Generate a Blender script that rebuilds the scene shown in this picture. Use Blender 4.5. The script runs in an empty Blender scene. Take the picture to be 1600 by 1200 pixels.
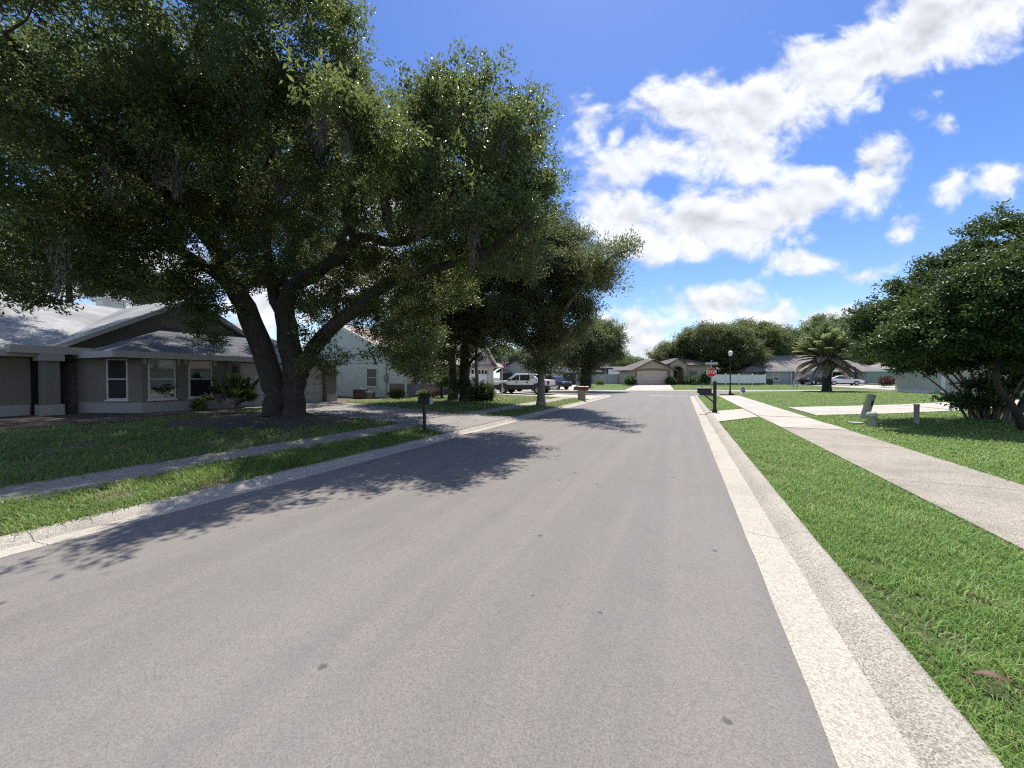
import bpy, bmesh, math, random
import numpy as np
from mathutils import Vector, Matrix, Euler
R_ = math.radians
# ------------------------------------------------------------------ camera
SC = bpy.context.scene
COL = SC.collection
FPX, CAM_H, HZ, YAW = 601.0, 1.6, 590.0, R_(23.87)
cam_d = bpy.data.cameras.new('camera')
cam_d.sensor_width = 36.0
cam_d.lens = FPX / 1600 * 36
cam_d.clip_start = 0.05
cam_d.clip_end = 5000
cam = bpy.data.objects.new('camera', cam_d)
COL.objects.link(cam)
cam.location = (0, 0, CAM_H)
cam.rotation_euler = (R_(90 - 0.95), 0, YAW)
SC.camera = cam
SC.render.resolution_x, SC.render.resolution_y = 1024, 768
# ------------------------------------------------------------------ light
SUN_EL, SUN_AZ = R_(66), R_(8)       # azimuth measured from +Y (the road) towards -X
sd = bpy.data.lights.new('sun', 'SUN')
sd.energy = 4.6
sd.angle = R_(0.53)
sd.color = (1.0, 0.955, 0.88)
sun = bpy.data.objects.new('sun', sd)
COL.objects.link(sun)
SUN_DIR = Vector((-math.sin(SUN_AZ) * math.cos(SUN_EL), math.cos(SUN_AZ) * math.cos(SUN_EL), math.sin(SUN_EL)))
sun.rotation_euler = SUN_DIR.to_track_quat('Z', 'Y').to_euler()
SC.view_settings.view_transform = 'Standard'
SC.view_settings.look = 'None'
SC.view_settings.exposure = 0.56
SC.view_settings.gamma = 1.0
SC.view_settings.use_curve_mapping = False
SC.cycles.max_bounces = 6
SC.cycles.transparent_max_bounces = 8
SC.cycles.transmission_bounces = 4
SC.cycles.use_denoising = False
SC.cycles.filter_width = 1.15
SC.cycles.sample_clamp_indirect = 4.0

# picture measurements -> world: F = the way the camera looks (level), RT = its right
FW = np.array([-math.sin(YAW), math.cos(YAW)])
RT = np.array([math.cos(YAW), math.sin(YAW)])
def C(px, py, Z):
    """world point seen at (px, py) of the 1600x1200 photograph at depth Z"""
    xc = (px - 800) / FPX * Z
    p = FW * Z + RT * xc
    return Vector((p[0], p[1], CAM_H + (HZ - py) / FPX * Z))
def CZ(xc, Z, z=0.0):
    p = FW * Z + RT * xc
    return Vector((p[0], p[1], z))

# ------------------------------------------------------------------ sky
W = bpy.data.worlds.new("World")
SC.world = W
W.use_nodes = True
class NT:
    """small helper to write node trees"""
    def __init__(s, tree):
        s.t = tree; s.n = tree.nodes; s.l = tree.links
    def new(s, typ, **kw):
        nd = s.n.new(typ)
        for k, v in kw.items(): setattr(nd, k, v)
        return nd
    def put(s, sock, v):
        if isinstance(v, bpy.types.NodeSocket): s.l.new(v, sock)
        elif isinstance(v, (int, float)) and hasattr(sock, 'default_value') and not isinstance(sock.default_value, float) and hasattr(sock.default_value, '__len__'):
            sock.default_value = [v] * len(sock.default_value)
        else: sock.default_value = v
    def math(s, op, a, b=None, c=None, clamp=False):
        nd = s.new('ShaderNodeMath', operation=op); nd.use_clamp = clamp
        for i, v in enumerate((a, b, c)):
            if v is not None: s.put(nd.inputs[i], v)
        return nd.outputs[0]
    def vmath(s, op, a, b=None):
        nd = s.new('ShaderNodeVectorMath', operation=op)
        s.put(nd.inputs[0], a)
        if b is not None: s.put(nd.inputs[1], b)
        return nd.outputs['Value'] if op in ('DOT_PRODUCT', 'LENGTH', 'DISTANCE') else nd.outputs[0]
    def noise(s, vec, scale, detail=2, rough=0.5, dist=0.0, out='Fac'):
        nd = s.new('ShaderNodeTexNoise')
        if vec is not None: s.l.new(vec, nd.inputs['Vector'])
        nd.inputs['Scale'].default_value = scale
        nd.inputs['Detail'].default_value = detail
        nd.inputs['Roughness'].default_value = rough
        nd.inputs['Distortion'].default_value = dist
        return nd.outputs[out]
    def ramp(s, fac, stops, interp='LINEAR'):
        nd = s.new('ShaderNodeValToRGB')
        nd.color_ramp.interpolation = interp
        els = nd.color_ramp.elements
        while len(els) < len(stops): els.new(0.5)
        for e, (p, c) in zip(els, stops):
            e.position = p
            if isinstance(c, (int, float)): c = (c, c, c)
            e.color = (*c[:3], 1)
        s.l.new(fac, nd.inputs[0])
        return nd.outputs[0]
    def mix(s, fac, a, b, mode='MIX'):
        nd = s.new('ShaderNodeMix', data_type='RGBA', blend_type=mode)
        s.put(nd.inputs[0], fac)
        for i, v in ((6, a), (7, b)):
            if isinstance(v, tuple): v = (*v[:3], 1)
            s.put(nd.inputs[i], v)
        return nd.outputs[2]
    def smooth(s, x, a, b):
        nd = s.new('ShaderNodeMapRange', interpolation_type='SMOOTHSTEP')
        s.put(nd.inputs[0], x); nd.inputs[1].default_value = a; nd.inputs[2].default_value = b
        return nd.outputs[0]

def build_world():
    W.node_tree.nodes.clear()
    t = NT(W.node_tree)
    sky = t.new('ShaderNodeTexSky', sky_type='NISHITA')
    sky.sun_disc = False
    sky.sun_elevation = SUN_EL
    sky.sun_rotation = -SUN_AZ
    sky.altitude = 0
    sky.air_density = 1.0
    sky.dust_density = 0.25
    sky.ozone_density = 2.6
    hs = t.new('ShaderNodeHueSaturation')
    hs.inputs['Hue'].default_value = 0.513
    hs.inputs['Saturation'].default_value = 1.24
    hs.inputs['Value'].default_value = 0.88
    t.l.new(sky.outputs[0], hs.inputs['Color'])
    skyc = hs.outputs[0]
    d = t.new('ShaderNodeTexCoord').outputs['Generated']
    # the sky seen through a window that faces down the street: u to its right, v up
    fd = t.math('MAXIMUM', t.vmath('DOT_PRODUCT', d, (FW[0], FW[1], 0)), 0.04)
    u = t.math('DIVIDE', t.vmath('DOT_PRODUCT', d, (RT[0], RT[1], 0)), fd)
    sep = t.new('ShaderNodeSeparateXYZ'); t.l.new(d, sep.inputs[0])
    v = t.math('DIVIDE', sep.outputs[2], fd)
    uv = t.new('ShaderNodeCombineXYZ'); t.l.new(u, uv.inputs[0]); t.l.new(v, uv.inputs[1])
    # clouds look stretched along the wind
    warp = t.noise(uv.outputs[0], 5.0, 4, 0.6, 0, 'Color')
    wv = t.vmath('SUBTRACT', warp, (0.5, 0.5, 0.5))
    sc = t.new('ShaderNodeVectorMath', operation='SCALE'); t.l.new(wv, sc.inputs[0]); sc.inputs['Scale'].default_value = 0.11
    p = t.vmath('ADD', uv.outputs[0], sc.outputs[0])
    sepp = t.new('ShaderNodeSeparateXYZ'); t.l.new(p, sepp.inputs[0])
    pu, pv = sepp.outputs[0], sepp.outputs[1]
    blobs = [(1450, 50, 190, 85, 20), (1300, 120, 170, 75, 25), (1560, 10, 120, 50, 10), (1150, 175, 170, 72, 5), (1060, 170, 75, 55, 0),
             (1005, 250, 95, 42, 12), (1150, 245, 110, 75, 0), (1350, 285, 80, 45, 35), (1280, 290, 80, 36, 0),
             (955, 335, 95, 70, -10), (1110, 350, 190, 62, 3), (1060, 385, 120, 35, 0), (1225, 330, 80, 50, 0),
             (1247, 415, 62, 28, 0), (1350, 430, 48, 13, 15), (1410, 359, 36, 18, 10), (915, 195, 45, 36, 40), (968, 210, 17, 17, 0),
             (1485, 287, 30, 28, 40), (1556, 272, 42, 32, 0), (1462, 205, 36, 16, -20),
             (1120, 478, 100, 34, 0), (985, 525, 80, 50, 0), (1190, 500, 80, 30, 0), (1300, 508, 110, 24, 0), (1040, 550, 150, 28, 0),
             (560, 440, 140, 70, 0), (230, 430, 120, 60, 0), (420, 470, 90, 50, 0), (60, 440, 120, 50, 0), (620, 330, 90, 60, 0)]
    field = None
    for (px, py, rx, ry, rot) in blobs:
        cu, cv = (px - 800) / FPX, (HZ - py) / FPX
        a = R_(rot)
        du = t.math('SUBTRACT', pu, cu); dv = t.math('SUBTRACT', pv, cv)
        ca, sa = math.cos(a), math.sin(a)
        kx, ky = FPX / rx, FPX / ry
        x = t.math('MULTIPLY_ADD', du, ca * kx, t.math('MULTIPLY', dv, sa * kx))
        y = t.math('MULTIPLY_ADD', du, -sa * ky, t.math('MULTIPLY', dv, ca * ky))
        r2 = t.math('MULTIPLY_ADD', x, x, t.math('MULTIPLY', y, y))
        b = t.math('SUBTRACT', 1.0, t.math('SQRT', r2))
        b = t.math('MULTIPLY', b, min(1.0, 0.22 + (rx * ry) ** 0.5 / 115))
        field = b if field is None else t.math('SMOOTH_MAX', field, b, 0.12)
    # scattered fair-weather cloud for the rest of the sky
    rest = t.math('MULTIPLY', t.math('SUBTRACT', t.noise(d, 3.2, 3, 0.5), 0.50), 3.0)
    infront = t.smooth(t.vmath('DOT_PRODUCT', d, (FW[0], FW[1], 0)), 0.12, 0.3)
    mixf = t.new('ShaderNodeMix', data_type='FLOAT')
    t.l.new(infront, mixf.inputs[0]); t.l.new(rest, mixf.inputs[2]); t.l.new(field, mixf.inputs[3])
    field = mixf.outputs[0]
    mp = t.new('ShaderNodeMapping'); t.l.new(uv.outputs[0], mp.inputs[0])
    mp.inputs['Rotation'].default_value = (0, 0, R_(-18)); mp.inputs['Scale'].default_value = (1.0, 1.25, 1.0)
    n1 = t.noise(mp.outputs[0], 7.5, 12, 0.60, 0.25)
    low = t.smooth(v, 0.30, 0.12)
    n1b = t.noise(mp.outputs[0], 15, 10, 0.60, 0.25)
    mm = t.new('ShaderNodeMix', data_type='FLOAT'); t.l.new(low, mm.inputs[0]); t.l.new(n1, mm.inputs[2]); t.l.new(n1b, mm.inputs[3]); n1 = mm.outputs[0]
    mp2 = t.new('ShaderNodeVectorMath', operation='ADD'); t.l.new(mp.outputs[0], mp2.inputs[0]); mp2.inputs[1].default_value = (0.012, 0.03, 0)
    n2 = t.noise(mp2.outputs[0], 7.5, 6, 0.55, 0.25)
    n2b = t.noise(mp2.outputs[0], 15, 6, 0.55, 0.25)
    mm = t.new('ShaderNodeMix', data_type='FLOAT'); t.l.new(low, mm.inputs[0]); t.l.new(n2, mm.inputs[2]); t.l.new(n2b, mm.inputs[3]); n2 = mm.outputs[0]
    nn = t.math('MULTIPLY', t.math('SUBTRACT', n1, 0.5), 2.0)
    dens = t.math('ADD', field, nn)
    alpha = t.smooth(dens, -0.08, 0.50)
    alpha = t.math('MULTIPLY', alpha, t.smooth(sep.outputs[2], -0.01, 0.03))
    # relief: bright where the cloud thins towards the sun, greyer in thick bases
    relief = t.math('SUBTRACT', n1, n2)
    thick = t.smooth(dens, 0.45, 1.35)
    base_n = t.smooth(t.noise(mp.outputs[0], 3.6, 3, 0.5), 0.40, 0.62)
    grey = t.math('MULTIPLY', t.math('MULTIPLY', thick, base_n), 0.36)
    lum = t.math('SUBTRACT', t.math('MULTIPLY_ADD', relief, 1.2, 0.985), grey)
    lum = t.math('MINIMUM', t.math('MAXIMUM', lum, 0.5), 1.12)
    cc = t.new('ShaderNodeMix', data_type='RGBA'); 
    t.l.new(thick, cc.inputs[0]); cc.inputs[6].default_value = (0.93, 0.965, 1.04, 1); cc.inputs[7].default_value = (0.93, 0.95, 1.03, 1)
    vs = t.new('ShaderNodeVectorMath', operation='SCALE'); t.l.new(cc.outputs[2], vs.inputs[0]); t.l.new(lum, vs.inputs['Scale'])
    s2 = t.new('ShaderNodeVectorMath', operation='SCALE'); t.l.new(vs.outputs[0], s2.inputs[0]); s2.inputs['Scale'].default_value = 5.05
    skyc = t.mix(t.math('MULTIPLY', t.smooth(v, 0.11, -0.01), 0.85), skyc, (4.0, 4.55, 5.1))
    col = t.mix(alpha, skyc, s2.outputs[0])
    bg = t.new('ShaderNodeBackground'); t.l.new(col, bg.inputs[0]); bg.inputs[1].default_value = 0.135
    out = t.new('ShaderNodeOutputWorld'); t.l.new(bg.outputs[0], out.inputs[0])
build_world()
W.cycles.sampling_method = 'MANUAL'
W.cycles.sample_map_resolution = 512

# ------------------------------------------------------------------ materials
MATS = {}
def mat(name, fn=None):
    if name in MATS: return MATS[name]
    m = bpy.data.materials.new(name); m.use_nodes = True
    m.node_tree.nodes.clear()
    t = NT(m.node_tree)
    out = t.new('ShaderNodeOutputMaterial')
    bs = t.new('ShaderNodeBsdfPrincipled')
    t.l.new(bs.outputs[0], out.inputs[0])
    fn(t, bs, out)
    MATS[name] = m
    return m
def obc(t): return t.new('ShaderNodeTexCoord').outputs['Object']
def geo(t): return t.new('ShaderNodeNewGeometry').outputs['Position']
def bump(t, bs, h, strength=0.3, dist=0.01):
    b = t.new('ShaderNodeBump'); b.inputs['Strength'].default_value = strength; b.inputs['Distance'].default_value = dist
    t.l.new(h, b.inputs['Height']); t.l.new(b.outputs[0], bs.inputs['Normal'])
def plain(name, col, rough=0.6, metal=0.0, var=0.12, scale=6.0, spec=0.4):
    """paint, plastic or metal with a little wear"""
    def fn(t, bs, out):
        p = obc(t)
        n = t.noise(p, scale, 5, 0.6)
        c = t.mix(n, tuple(x * (1 - var) for x in col), tuple(min(1, x * (1 + var)) for x in col))
        t.l.new(c, bs.inputs['Base Color'])
        bs.inputs['Roughness'].default_value = rough
        bs.inputs['Metallic'].default_value = metal
        bs.inputs['Specular IOR Level'].default_value = spec
    return mat(name, fn)
def stucco(name, col, grain=70.0):
    def fn(t, bs, out):
        p = obc(t)
        n = t.noise(p, 0.7, 4, 0.6); g = t.noise(p, grain, 3, 0.6)
        c = t.mix(n, tuple(x * 0.86 for x in col), tuple(x * 1.08 for x in col))
        c = t.mix(t.math('MULTIPLY', g, 0.35), c, tuple(x * 0.7 for x in col))
        t.l.new(c, bs.inputs['Base Color']); bs.inputs['Roughness'].default_value = 0.9
        bump(t, bs, g, 0.4, 0.01)
    return mat(name, fn)
def siding(name, col, row=0.18):
    def fn(t, bs, out):
        p = obc(t)
        s = t.new('ShaderNodeSeparateXYZ'); t.l.new(p, s.inputs[0])
        f = t.math('FRACT', t.math('DIVIDE', s.outputs[2], row))
        line = t.smooth(f, 0.0, 0.09)
        n = t.noise(p, 0.8, 4, 0.6)
        c = t.mix(n, tuple(x * 0.9 for x in col), tuple(x * 1.06 for x in col))
        c = t.mix(line, tuple(x * 0.62 for x in col), c)
        t.l.new(c, bs.inputs['Base Color']); bs.inputs['Roughness'].default_value = 0.7
        bump(t, bs, f, 0.6, 0.02)
    return mat(name, fn)
def shingle(name, c1, c2, row=0.062):
    """asphalt shingles laid in courses that follow the height of the roof"""
    def fn(t, bs, out):
        p = obc(t)
        s = t.new('ShaderNodeSeparateXYZ'); t.l.new(p, s.inputs[0])
        k = t.math('DIVIDE', s.outputs[2], row)
        rowi = t.math('FLOOR', k)
        cx = t.new('ShaderNodeCombineXYZ')
        t.l.new(t.math('MULTIPLY_ADD', s.outputs[0], 3.2, t.math('MULTIPLY', rowi, 0.37)), cx.inputs[0])
        t.l.new(t.math('MULTIPLY_ADD', s.outputs[1], 3.2, t.math('MULTIPLY', rowi, 0.61)), cx.inputs[1])
        t.l.new(rowi, cx.inputs[2])
        wn = t.new('ShaderNodeTexWhiteNoise'); 
        fl = t.vmath('FLOOR', cx.outputs[0]); t.l.new(fl, wn.inputs['Vector'])
        big = t.noise(p, 0.6, 5, 0.65)
        gr = t.noise(p, 60, 3, 0.7)
        c = t.mix(t.math('MULTIPLY_ADD', wn.outputs['Value'], 0.6, t.math('MULTIPLY', gr, 0.4)), c1, c2)
        c = t.mix(t.smooth(big, 0.35, 0.7), c, tuple(x * 0.82 for x in c1))
        edge = t.smooth(t.math('FRACT', k), 0.0, 0.16)
        c = t.mix(edge, tuple(x * 0.55 for x in c1), c)
        t.l.new(c, bs.inputs['Base Color']); bs.inputs['Roughness'].default_value = 0.88
        bump(t, bs, t.math('FRACT', k), 0.5, 0.012)
    return mat(name, fn)
def asphalt_fn(t, bs, out):
    p = geo(t)
    g1 = t.noise(p, 210, 2, 0.6); g2 = t.noise(p, 75, 3, 0.7)
    vor = t.new('ShaderNodeTexVoronoi'); vor.inputs['Scale'].default_value = 150; t.l.new(p, vor.inputs['Vector'])
    stone = t.new('ShaderNodeSeparateColor'); t.l.new(vor.outputs['Color'], stone.inputs[0])
    big = t.noise(p, 0.35, 4, 0.6); mid = t.noise(p, 2.2, 5, 0.65)
    mp = t.new('ShaderNodeMapping'); t.l.new(p, mp.inputs[0]); mp.inputs['Scale'].default_value = (1.5, 0.045, 1)
    st = t.noise(mp.outputs[0], 1.6, 5, 0.6)
    c = t.ramp(t.math('MULTIPLY_ADD', stone.outputs[0], 0.40, t.math('MULTIPLY', g2, 0.6)),
               [(0.15, (0.116, 0.106, 0.096)), (0.5, (0.196, 0.177, 0.159)), (0.8, (0.257, 0.234, 0.212)), (0.98, (0.34, 0.325, 0.305))])
    c = t.mix(t.math('MULTIPLY', t.smooth(st, 0.42, 0.60), 0.26), c, (0.125, 0.119, 0.112))
    c = t.mix(t.math('MULTIPLY', t.smooth(big, 0.4, 0.7), 0.20), c, (0.24, 0.228, 0.212))
    c = t.mix(t.math('MULTIPLY', t.smooth(mid, 0.5, 0.75), 0.16), c, (0.10, 0.096, 0.096))
    # oil drips down the right-hand lane
    v2 = t.new('ShaderNodeTexVoronoi', voronoi_dimensions='2D'); v2.inputs['Scale'].default_value = 1.9; v2.inputs['Randomness'].default_value = 1.0
    t.l.new(t.vmath('ADD', p, t.vmath('MULTIPLY', t.noise(p, 16, 2, 0.5, 0, 'Color'), (0.05, 0.05, 0))), v2.inputs['Vector'])
    sp = t.new('ShaderNodeSeparateColor'); t.l.new(v2.outputs['Color'], sp.inputs[0])
    sx = t.new('ShaderNodeSeparateXYZ'); t.l.new(p, sx.inputs[0])
    lane = t.math('SUBTRACT', 1.0, t.smooth(t.math('ABSOLUTE', t.math('SUBTRACT', sx.outputs[0], 0.1)), 0.12, 0.45))
    keep = t.math('GREATER_THAN', t.math('MULTIPLY_ADD', lane, 0.42, sp.outputs[1]), 0.84)
    rad = t.math('MULTIPLY_ADD', sp.outputs[0], 0.045, 0.018)
    spot = t.math('MULTIPLY', t.math('SUBTRACT', 1.0, t.smooth(t.math('DIVIDE', v2.outputs['Distance'], rad), 0.6, 1.5)), keep)
    c = t.mix(t.math('MULTIPLY', spot, 0.72), c, (0.06, 0.058, 0.06))
    t.l.new(c, bs.inputs['Base Color'])
    bs.inputs['Roughness'].default_value = 0.82
    bs.inputs['Specular IOR Level'].default_value = 0.35
    bump(t, bs, t.math('ADD', vor.outputs['Distance'], g2), 0.45, 0.004)
def concrete(name, c1, c2, agg=0.5, joint=0.0, off=0.0, edgey=True):
    """exposed-aggregate concrete; joint = spacing of saw cuts along the street"""
    def fn(t, bs, out):
        p = geo(t)
        vor = t.new('ShaderNodeTexVoronoi'); vor.inputs['Scale'].default_value = 110; t.l.new(p, vor.inputs['Vector'])
        sp = t.new('ShaderNodeSeparateColor'); t.l.new(vor.outputs['Color'], sp.inputs[0])
        g = t.noise(p, 110, 3, 0.7); big = t.noise(p, 0.9, 5, 0.62); mid = t.noise(p, 6, 5, 0.7)
        f = t.math('MULTIPLY_ADD', sp.outputs[0], agg, t.math('MULTIPLY', g, 1 - agg))
        c = t.mix(t.smooth(f, 0.12, 0.8), tuple(x * (0.55 + .3 * (1 - agg)) for x in c1), c2)
        c = t.mix(t.math('MULTIPLY', t.smooth(big, 0.4, 0.72), 0.42), c, tuple(x * 0.62 for x in c1))
        c = t.mix(t.math('MULTIPLY', t.smooth(mid, 0.52, 0.8), 0.3), c, tuple(x * 0.5 for x in c1))
        h = vor.outputs['Distance']
        if joint:
            s = t.new('ShaderNodeSeparateXYZ'); t.l.new(p, s.inputs[0])
            w = t.math('MULTIPLY_ADD', t.noise(p, 14, 3, 0.6), 0.03, s.outputs[1])
            fr = t.math('FRACT', t.math('DIVIDE', t.math('ADD', w, off), joint))
            ln = t.math('LESS_THAN', fr, 0.010 / joint)
            c = t.mix(t.math('MULTIPLY', ln, 0.85), c, (0.06, 0.055, 0.045))
        t.l.new(c, bs.inputs['Base Color']); bs.inputs['Roughness'].default_value = 0.9
        bump(t, bs, h, 0.7, 0.006)
    return mat(name, fn)
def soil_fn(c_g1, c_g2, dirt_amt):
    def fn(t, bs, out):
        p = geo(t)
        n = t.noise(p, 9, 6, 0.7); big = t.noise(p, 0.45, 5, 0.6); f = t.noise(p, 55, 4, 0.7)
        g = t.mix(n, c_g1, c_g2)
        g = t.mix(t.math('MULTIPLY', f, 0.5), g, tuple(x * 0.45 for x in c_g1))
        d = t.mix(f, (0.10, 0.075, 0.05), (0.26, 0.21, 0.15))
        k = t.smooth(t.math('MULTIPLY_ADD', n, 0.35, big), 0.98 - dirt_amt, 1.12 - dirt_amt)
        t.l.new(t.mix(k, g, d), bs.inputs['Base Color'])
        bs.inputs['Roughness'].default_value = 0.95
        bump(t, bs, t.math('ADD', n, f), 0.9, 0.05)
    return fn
def leaf_mat(name, dark, light, young, gloss=0.42, trans=0.28, spec=0.5):
    """rnd: a number per leaf, clump: a number per spray of leaves"""
    def fn(t, bs, out):
        a = t.new('ShaderNodeAttribute', attribute_name='rnd').outputs['Fac']
        b = t.new('ShaderNodeAttribute', attribute_name='clump').outputs['Fac']
        k = t.math('MULTIPLY_ADD', a, 0.45, t.math('MULTIPLY', b, 0.55))
        c = t.mix(k, dark, light)
        c = t.mix(t.smooth(t.math('MULTIPLY_ADD', a, 0.4, t.math('MULTIPLY', b, 0.6)), 0.72, 0.95), c, young)
        t.l.new(c, bs.inputs['Base Color'])
        bs.inputs['Roughness'].default_value = gloss
        bs.inputs['Specular IOR Level'].default_value = spec
        tr = t.new('ShaderNodeBsdfTranslucent')
        t.l.new(t.mix(0.5, c, tuple(min(1, x * 1.8) for x in young)), tr.inputs[0])
        mx = t.new('ShaderNodeMixShader'); mx.inputs[0].default_value = trans
        t.l.new(bs.outputs[0], mx.inputs[1]); t.l.new(tr.outputs[0], mx.inputs[2])
        t.l.new(mx.outputs[0], out.inputs[0])
    return mat(name, fn)
def bark_mat(name, c1, c2):
    def fn(t, bs, out):
        p = obc(t)
        mp = t.new('ShaderNodeMapping'); t.l.new(p, mp.inputs[0]); mp.inputs['Scale'].default_value = (1, 1, 0.28)
        n = t.noise(mp.outputs[0], 16, 7, 0.7, 0.4); big = t.noise(p, 1.4, 4, 0.6)
        c = t.mix(t.smooth(n, 0.3, 0.7), c1, c2)
        c = t.mix(t.math('MULTIPLY', t.smooth(big, 0.5, 0.7), 0.45), c, tuple(x * 1.5 for x in c2))
        t.l.new(c, bs.inputs['Base Color']); bs.inputs['Roughness'].default_value = 0.95
        bump(t, bs, n, 1.0, 0.05)
    return mat(name, fn)
def glass_fn(col):
    def fn(t, bs, out):
        p = obc(t)
        n = t.noise(p, 1.2, 2, 0.5)
        t.l.new(t.mix(n, tuple(x * 0.6 for x in col), col), bs.inputs['Base Color'])
        bs.inputs['Roughness'].default_value = 0.04
        bs.inputs['Specular IOR Level'].default_value = 0.9
        bs.inputs['Coat Weight'].default_value = 0.6
        bs.inputs['Coat Roughness'].default_value = 0.02
    return fn
def blind_fn(t, bs, out):
    """a pane with lowered slat blinds behind it"""
    s = t.new('ShaderNodeSeparateXYZ'); t.l.new(obc(t), s.inputs[0])
    f = t.math('FRACT', t.math('DIVIDE', s.outputs[2], 0.052))
    t.l.new(t.mix(t.smooth(f, 0.1, 0.75), (0.03, 0.045, 0.042), (0.12, 0.16, 0.15)), bs.inputs['Base Color'])
    bs.inputs['Roughness'].default_value = 0.05
    bs.inputs['Specular IOR Level'].default_value = 0.9
    bs.inputs['Coat Weight'].default_value = 0.5
def brick_fn(c1, c2, mortar, scale=1.0):
    def fn(t, bs, out):
        p = obc(t)
        s = t.new('ShaderNodeSeparateXYZ'); t.l.new(p, s.inputs[0])
        cb = t.new('ShaderNodeCombineXYZ'); t.l.new(t.math('ADD', s.outputs[0], s.outputs[1]), cb.inputs[0]); t.l.new(s.outputs[2], cb.inputs[1])
        br = t.new('ShaderNodeTexBrick'); t.l.new(cb.outputs[0], br.inputs['Vector'])
        br.inputs['Color1'].default_value = (*c1, 1); br.inputs['Color2'].default_value = (*c2, 1); br.inputs['Mortar'].default_value = (*mortar, 1)
        br.inputs['Scale'].default_value = 1.0; br.inputs['Brick Width'].default_value = 0.2 * scale; br.inputs['Row Height'].default_value = 0.075 * scale
        br.inputs['Mortar Size'].default_value = 0.008
        t.l.new(br.outputs[0], bs.inputs['Base Color']); bs.inputs['Roughness'].default_value = 0.9
    return fn
ASPHALT = mat('asphalt', asphalt_fn)
CURB = concrete('gutter concrete', (0.42, 0.38, 0.32), (0.56, 0.505, 0.42), 0.5, 3.05, 1.5)
CURB_B = concrete('kerb back concrete', (0.31, 0.28, 0.235), (0.50, 0.455, 0.38), 0.5, 3.05, 1.5)
WALK_OLD = concrete('weathered walk', (0.22, 0.195, 0.155), (0.48, 0.425, 0.345), 0.55)
WALK_NEW = concrete('clean walk', (0.44, 0.40, 0.34), (0.56, 0.51, 0.435), 0.25)
DRIVE_OLD = concrete('old driveway', (0.20, 0.185, 0.165), (0.34, 0.315, 0.28), 0.4)
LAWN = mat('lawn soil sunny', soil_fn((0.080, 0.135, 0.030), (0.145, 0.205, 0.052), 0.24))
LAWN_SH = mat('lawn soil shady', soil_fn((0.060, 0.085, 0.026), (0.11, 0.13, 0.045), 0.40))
FARLAWN = mat('far lawn', soil_fn((0.085, 0.135, 0.032), (0.13, 0.19, 0.05), 0.05))
MULCH = mat('mulch', soil_fn((0.07, 0.05, 0.035), (0.15, 0.11, 0.08), 0.3))
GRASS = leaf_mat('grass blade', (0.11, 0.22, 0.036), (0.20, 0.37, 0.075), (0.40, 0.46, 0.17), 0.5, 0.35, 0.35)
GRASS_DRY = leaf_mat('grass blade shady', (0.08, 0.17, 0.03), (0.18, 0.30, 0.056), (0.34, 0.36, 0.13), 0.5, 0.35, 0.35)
OAK = leaf_mat('oak leaf', (0.022, 0.045, 0.015), (0.085, 0.145, 0.040), (0.23, 0.27, 0.075), 0.38, 0.38, 0.6)
OAK2 = leaf_mat('oak leaf far', (0.045, 0.072, 0.032), (0.12, 0.16, 0.062), (0.21, 0.235, 0.09), 0.45, 0.4, 0.45)
DARKLEAF = leaf_mat('dark glossy leaf', (0.014, 0.034, 0.011), (0.055, 0.108, 0.026), (0.15, 0.22, 0.045), 0.45, 0.22, 0.4)
LIGHTLEAF = leaf_mat('light green leaf', (0.05, 0.09, 0.02), (0.11, 0.16, 0.035), (0.20, 0.24, 0.06), 0.5, 0.3)
PALMLEAF = leaf_mat('palm leaflet', (0.13, 0.19, 0.075), (0.25, 0.32, 0.135), (0.38, 0.42, 0.21), 0.5, 0.45)
DEADFROND = leaf_mat('dry frond', (0.27, 0.24, 0.18), (0.44, 0.40, 0.31), (0.46, 0.33, 0.26), 0.8, 0.2)
REDLEAF = leaf_mat('reddish leaf', (0.07, 0.03, 0.025), (0.16, 0.075, 0.055), (0.2, 0.15, 0.08), 0.5, 0.2)
MOSS = leaf_mat('hanging moss', (0.10, 0.105, 0.085), (0.20, 0.20, 0.165), (0.24, 0.24, 0.2), 0.9, 0.3, 0.1)
LITTER = leaf_mat('dry leaf', (0.09, 0.05, 0.025), (0.21, 0.14, 0.08), (0.30, 0.22, 0.13), 0.7, 0.05)
BARK = bark_mat('oak bark', (0.020, 0.017, 0.014), (0.070, 0.060, 0.051))
BARK_L = bark_mat('pale bark', (0.10, 0.085, 0.07), (0.26, 0.23, 0.195))
WHITE = plain('white paint', (0.78, 0.78, 0.77), 0.5, 0, 0.05)
OFFWHITE = plain('off white trim', (0.55, 0.55, 0.54), 0.6, 0, 0.06)
BLACK = plain('black paint', (0.012, 0.012, 0.013), 0.4, 0, 0.2)
DARK = plain('dark plastic', (0.03, 0.03, 0.032), 0.6)
RUBBER = plain('tyre rubber', (0.018, 0.018, 0.018), 0.85)
CHROME = plain('bright metal', (0.62, 0.62, 0.63), 0.25, 1.0)
GALV = plain('galvanised steel', (0.35, 0.36, 0.37), 0.5, 0.7)
RED = plain('red sign paint', (0.56, 0.025, 0.025), 0.45, 0, 0.08)
GLASS = mat('dark glass', glass_fn((0.025, 0.03, 0.035)))
BLIND = mat('blinds behind glass', blind_fn)
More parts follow.
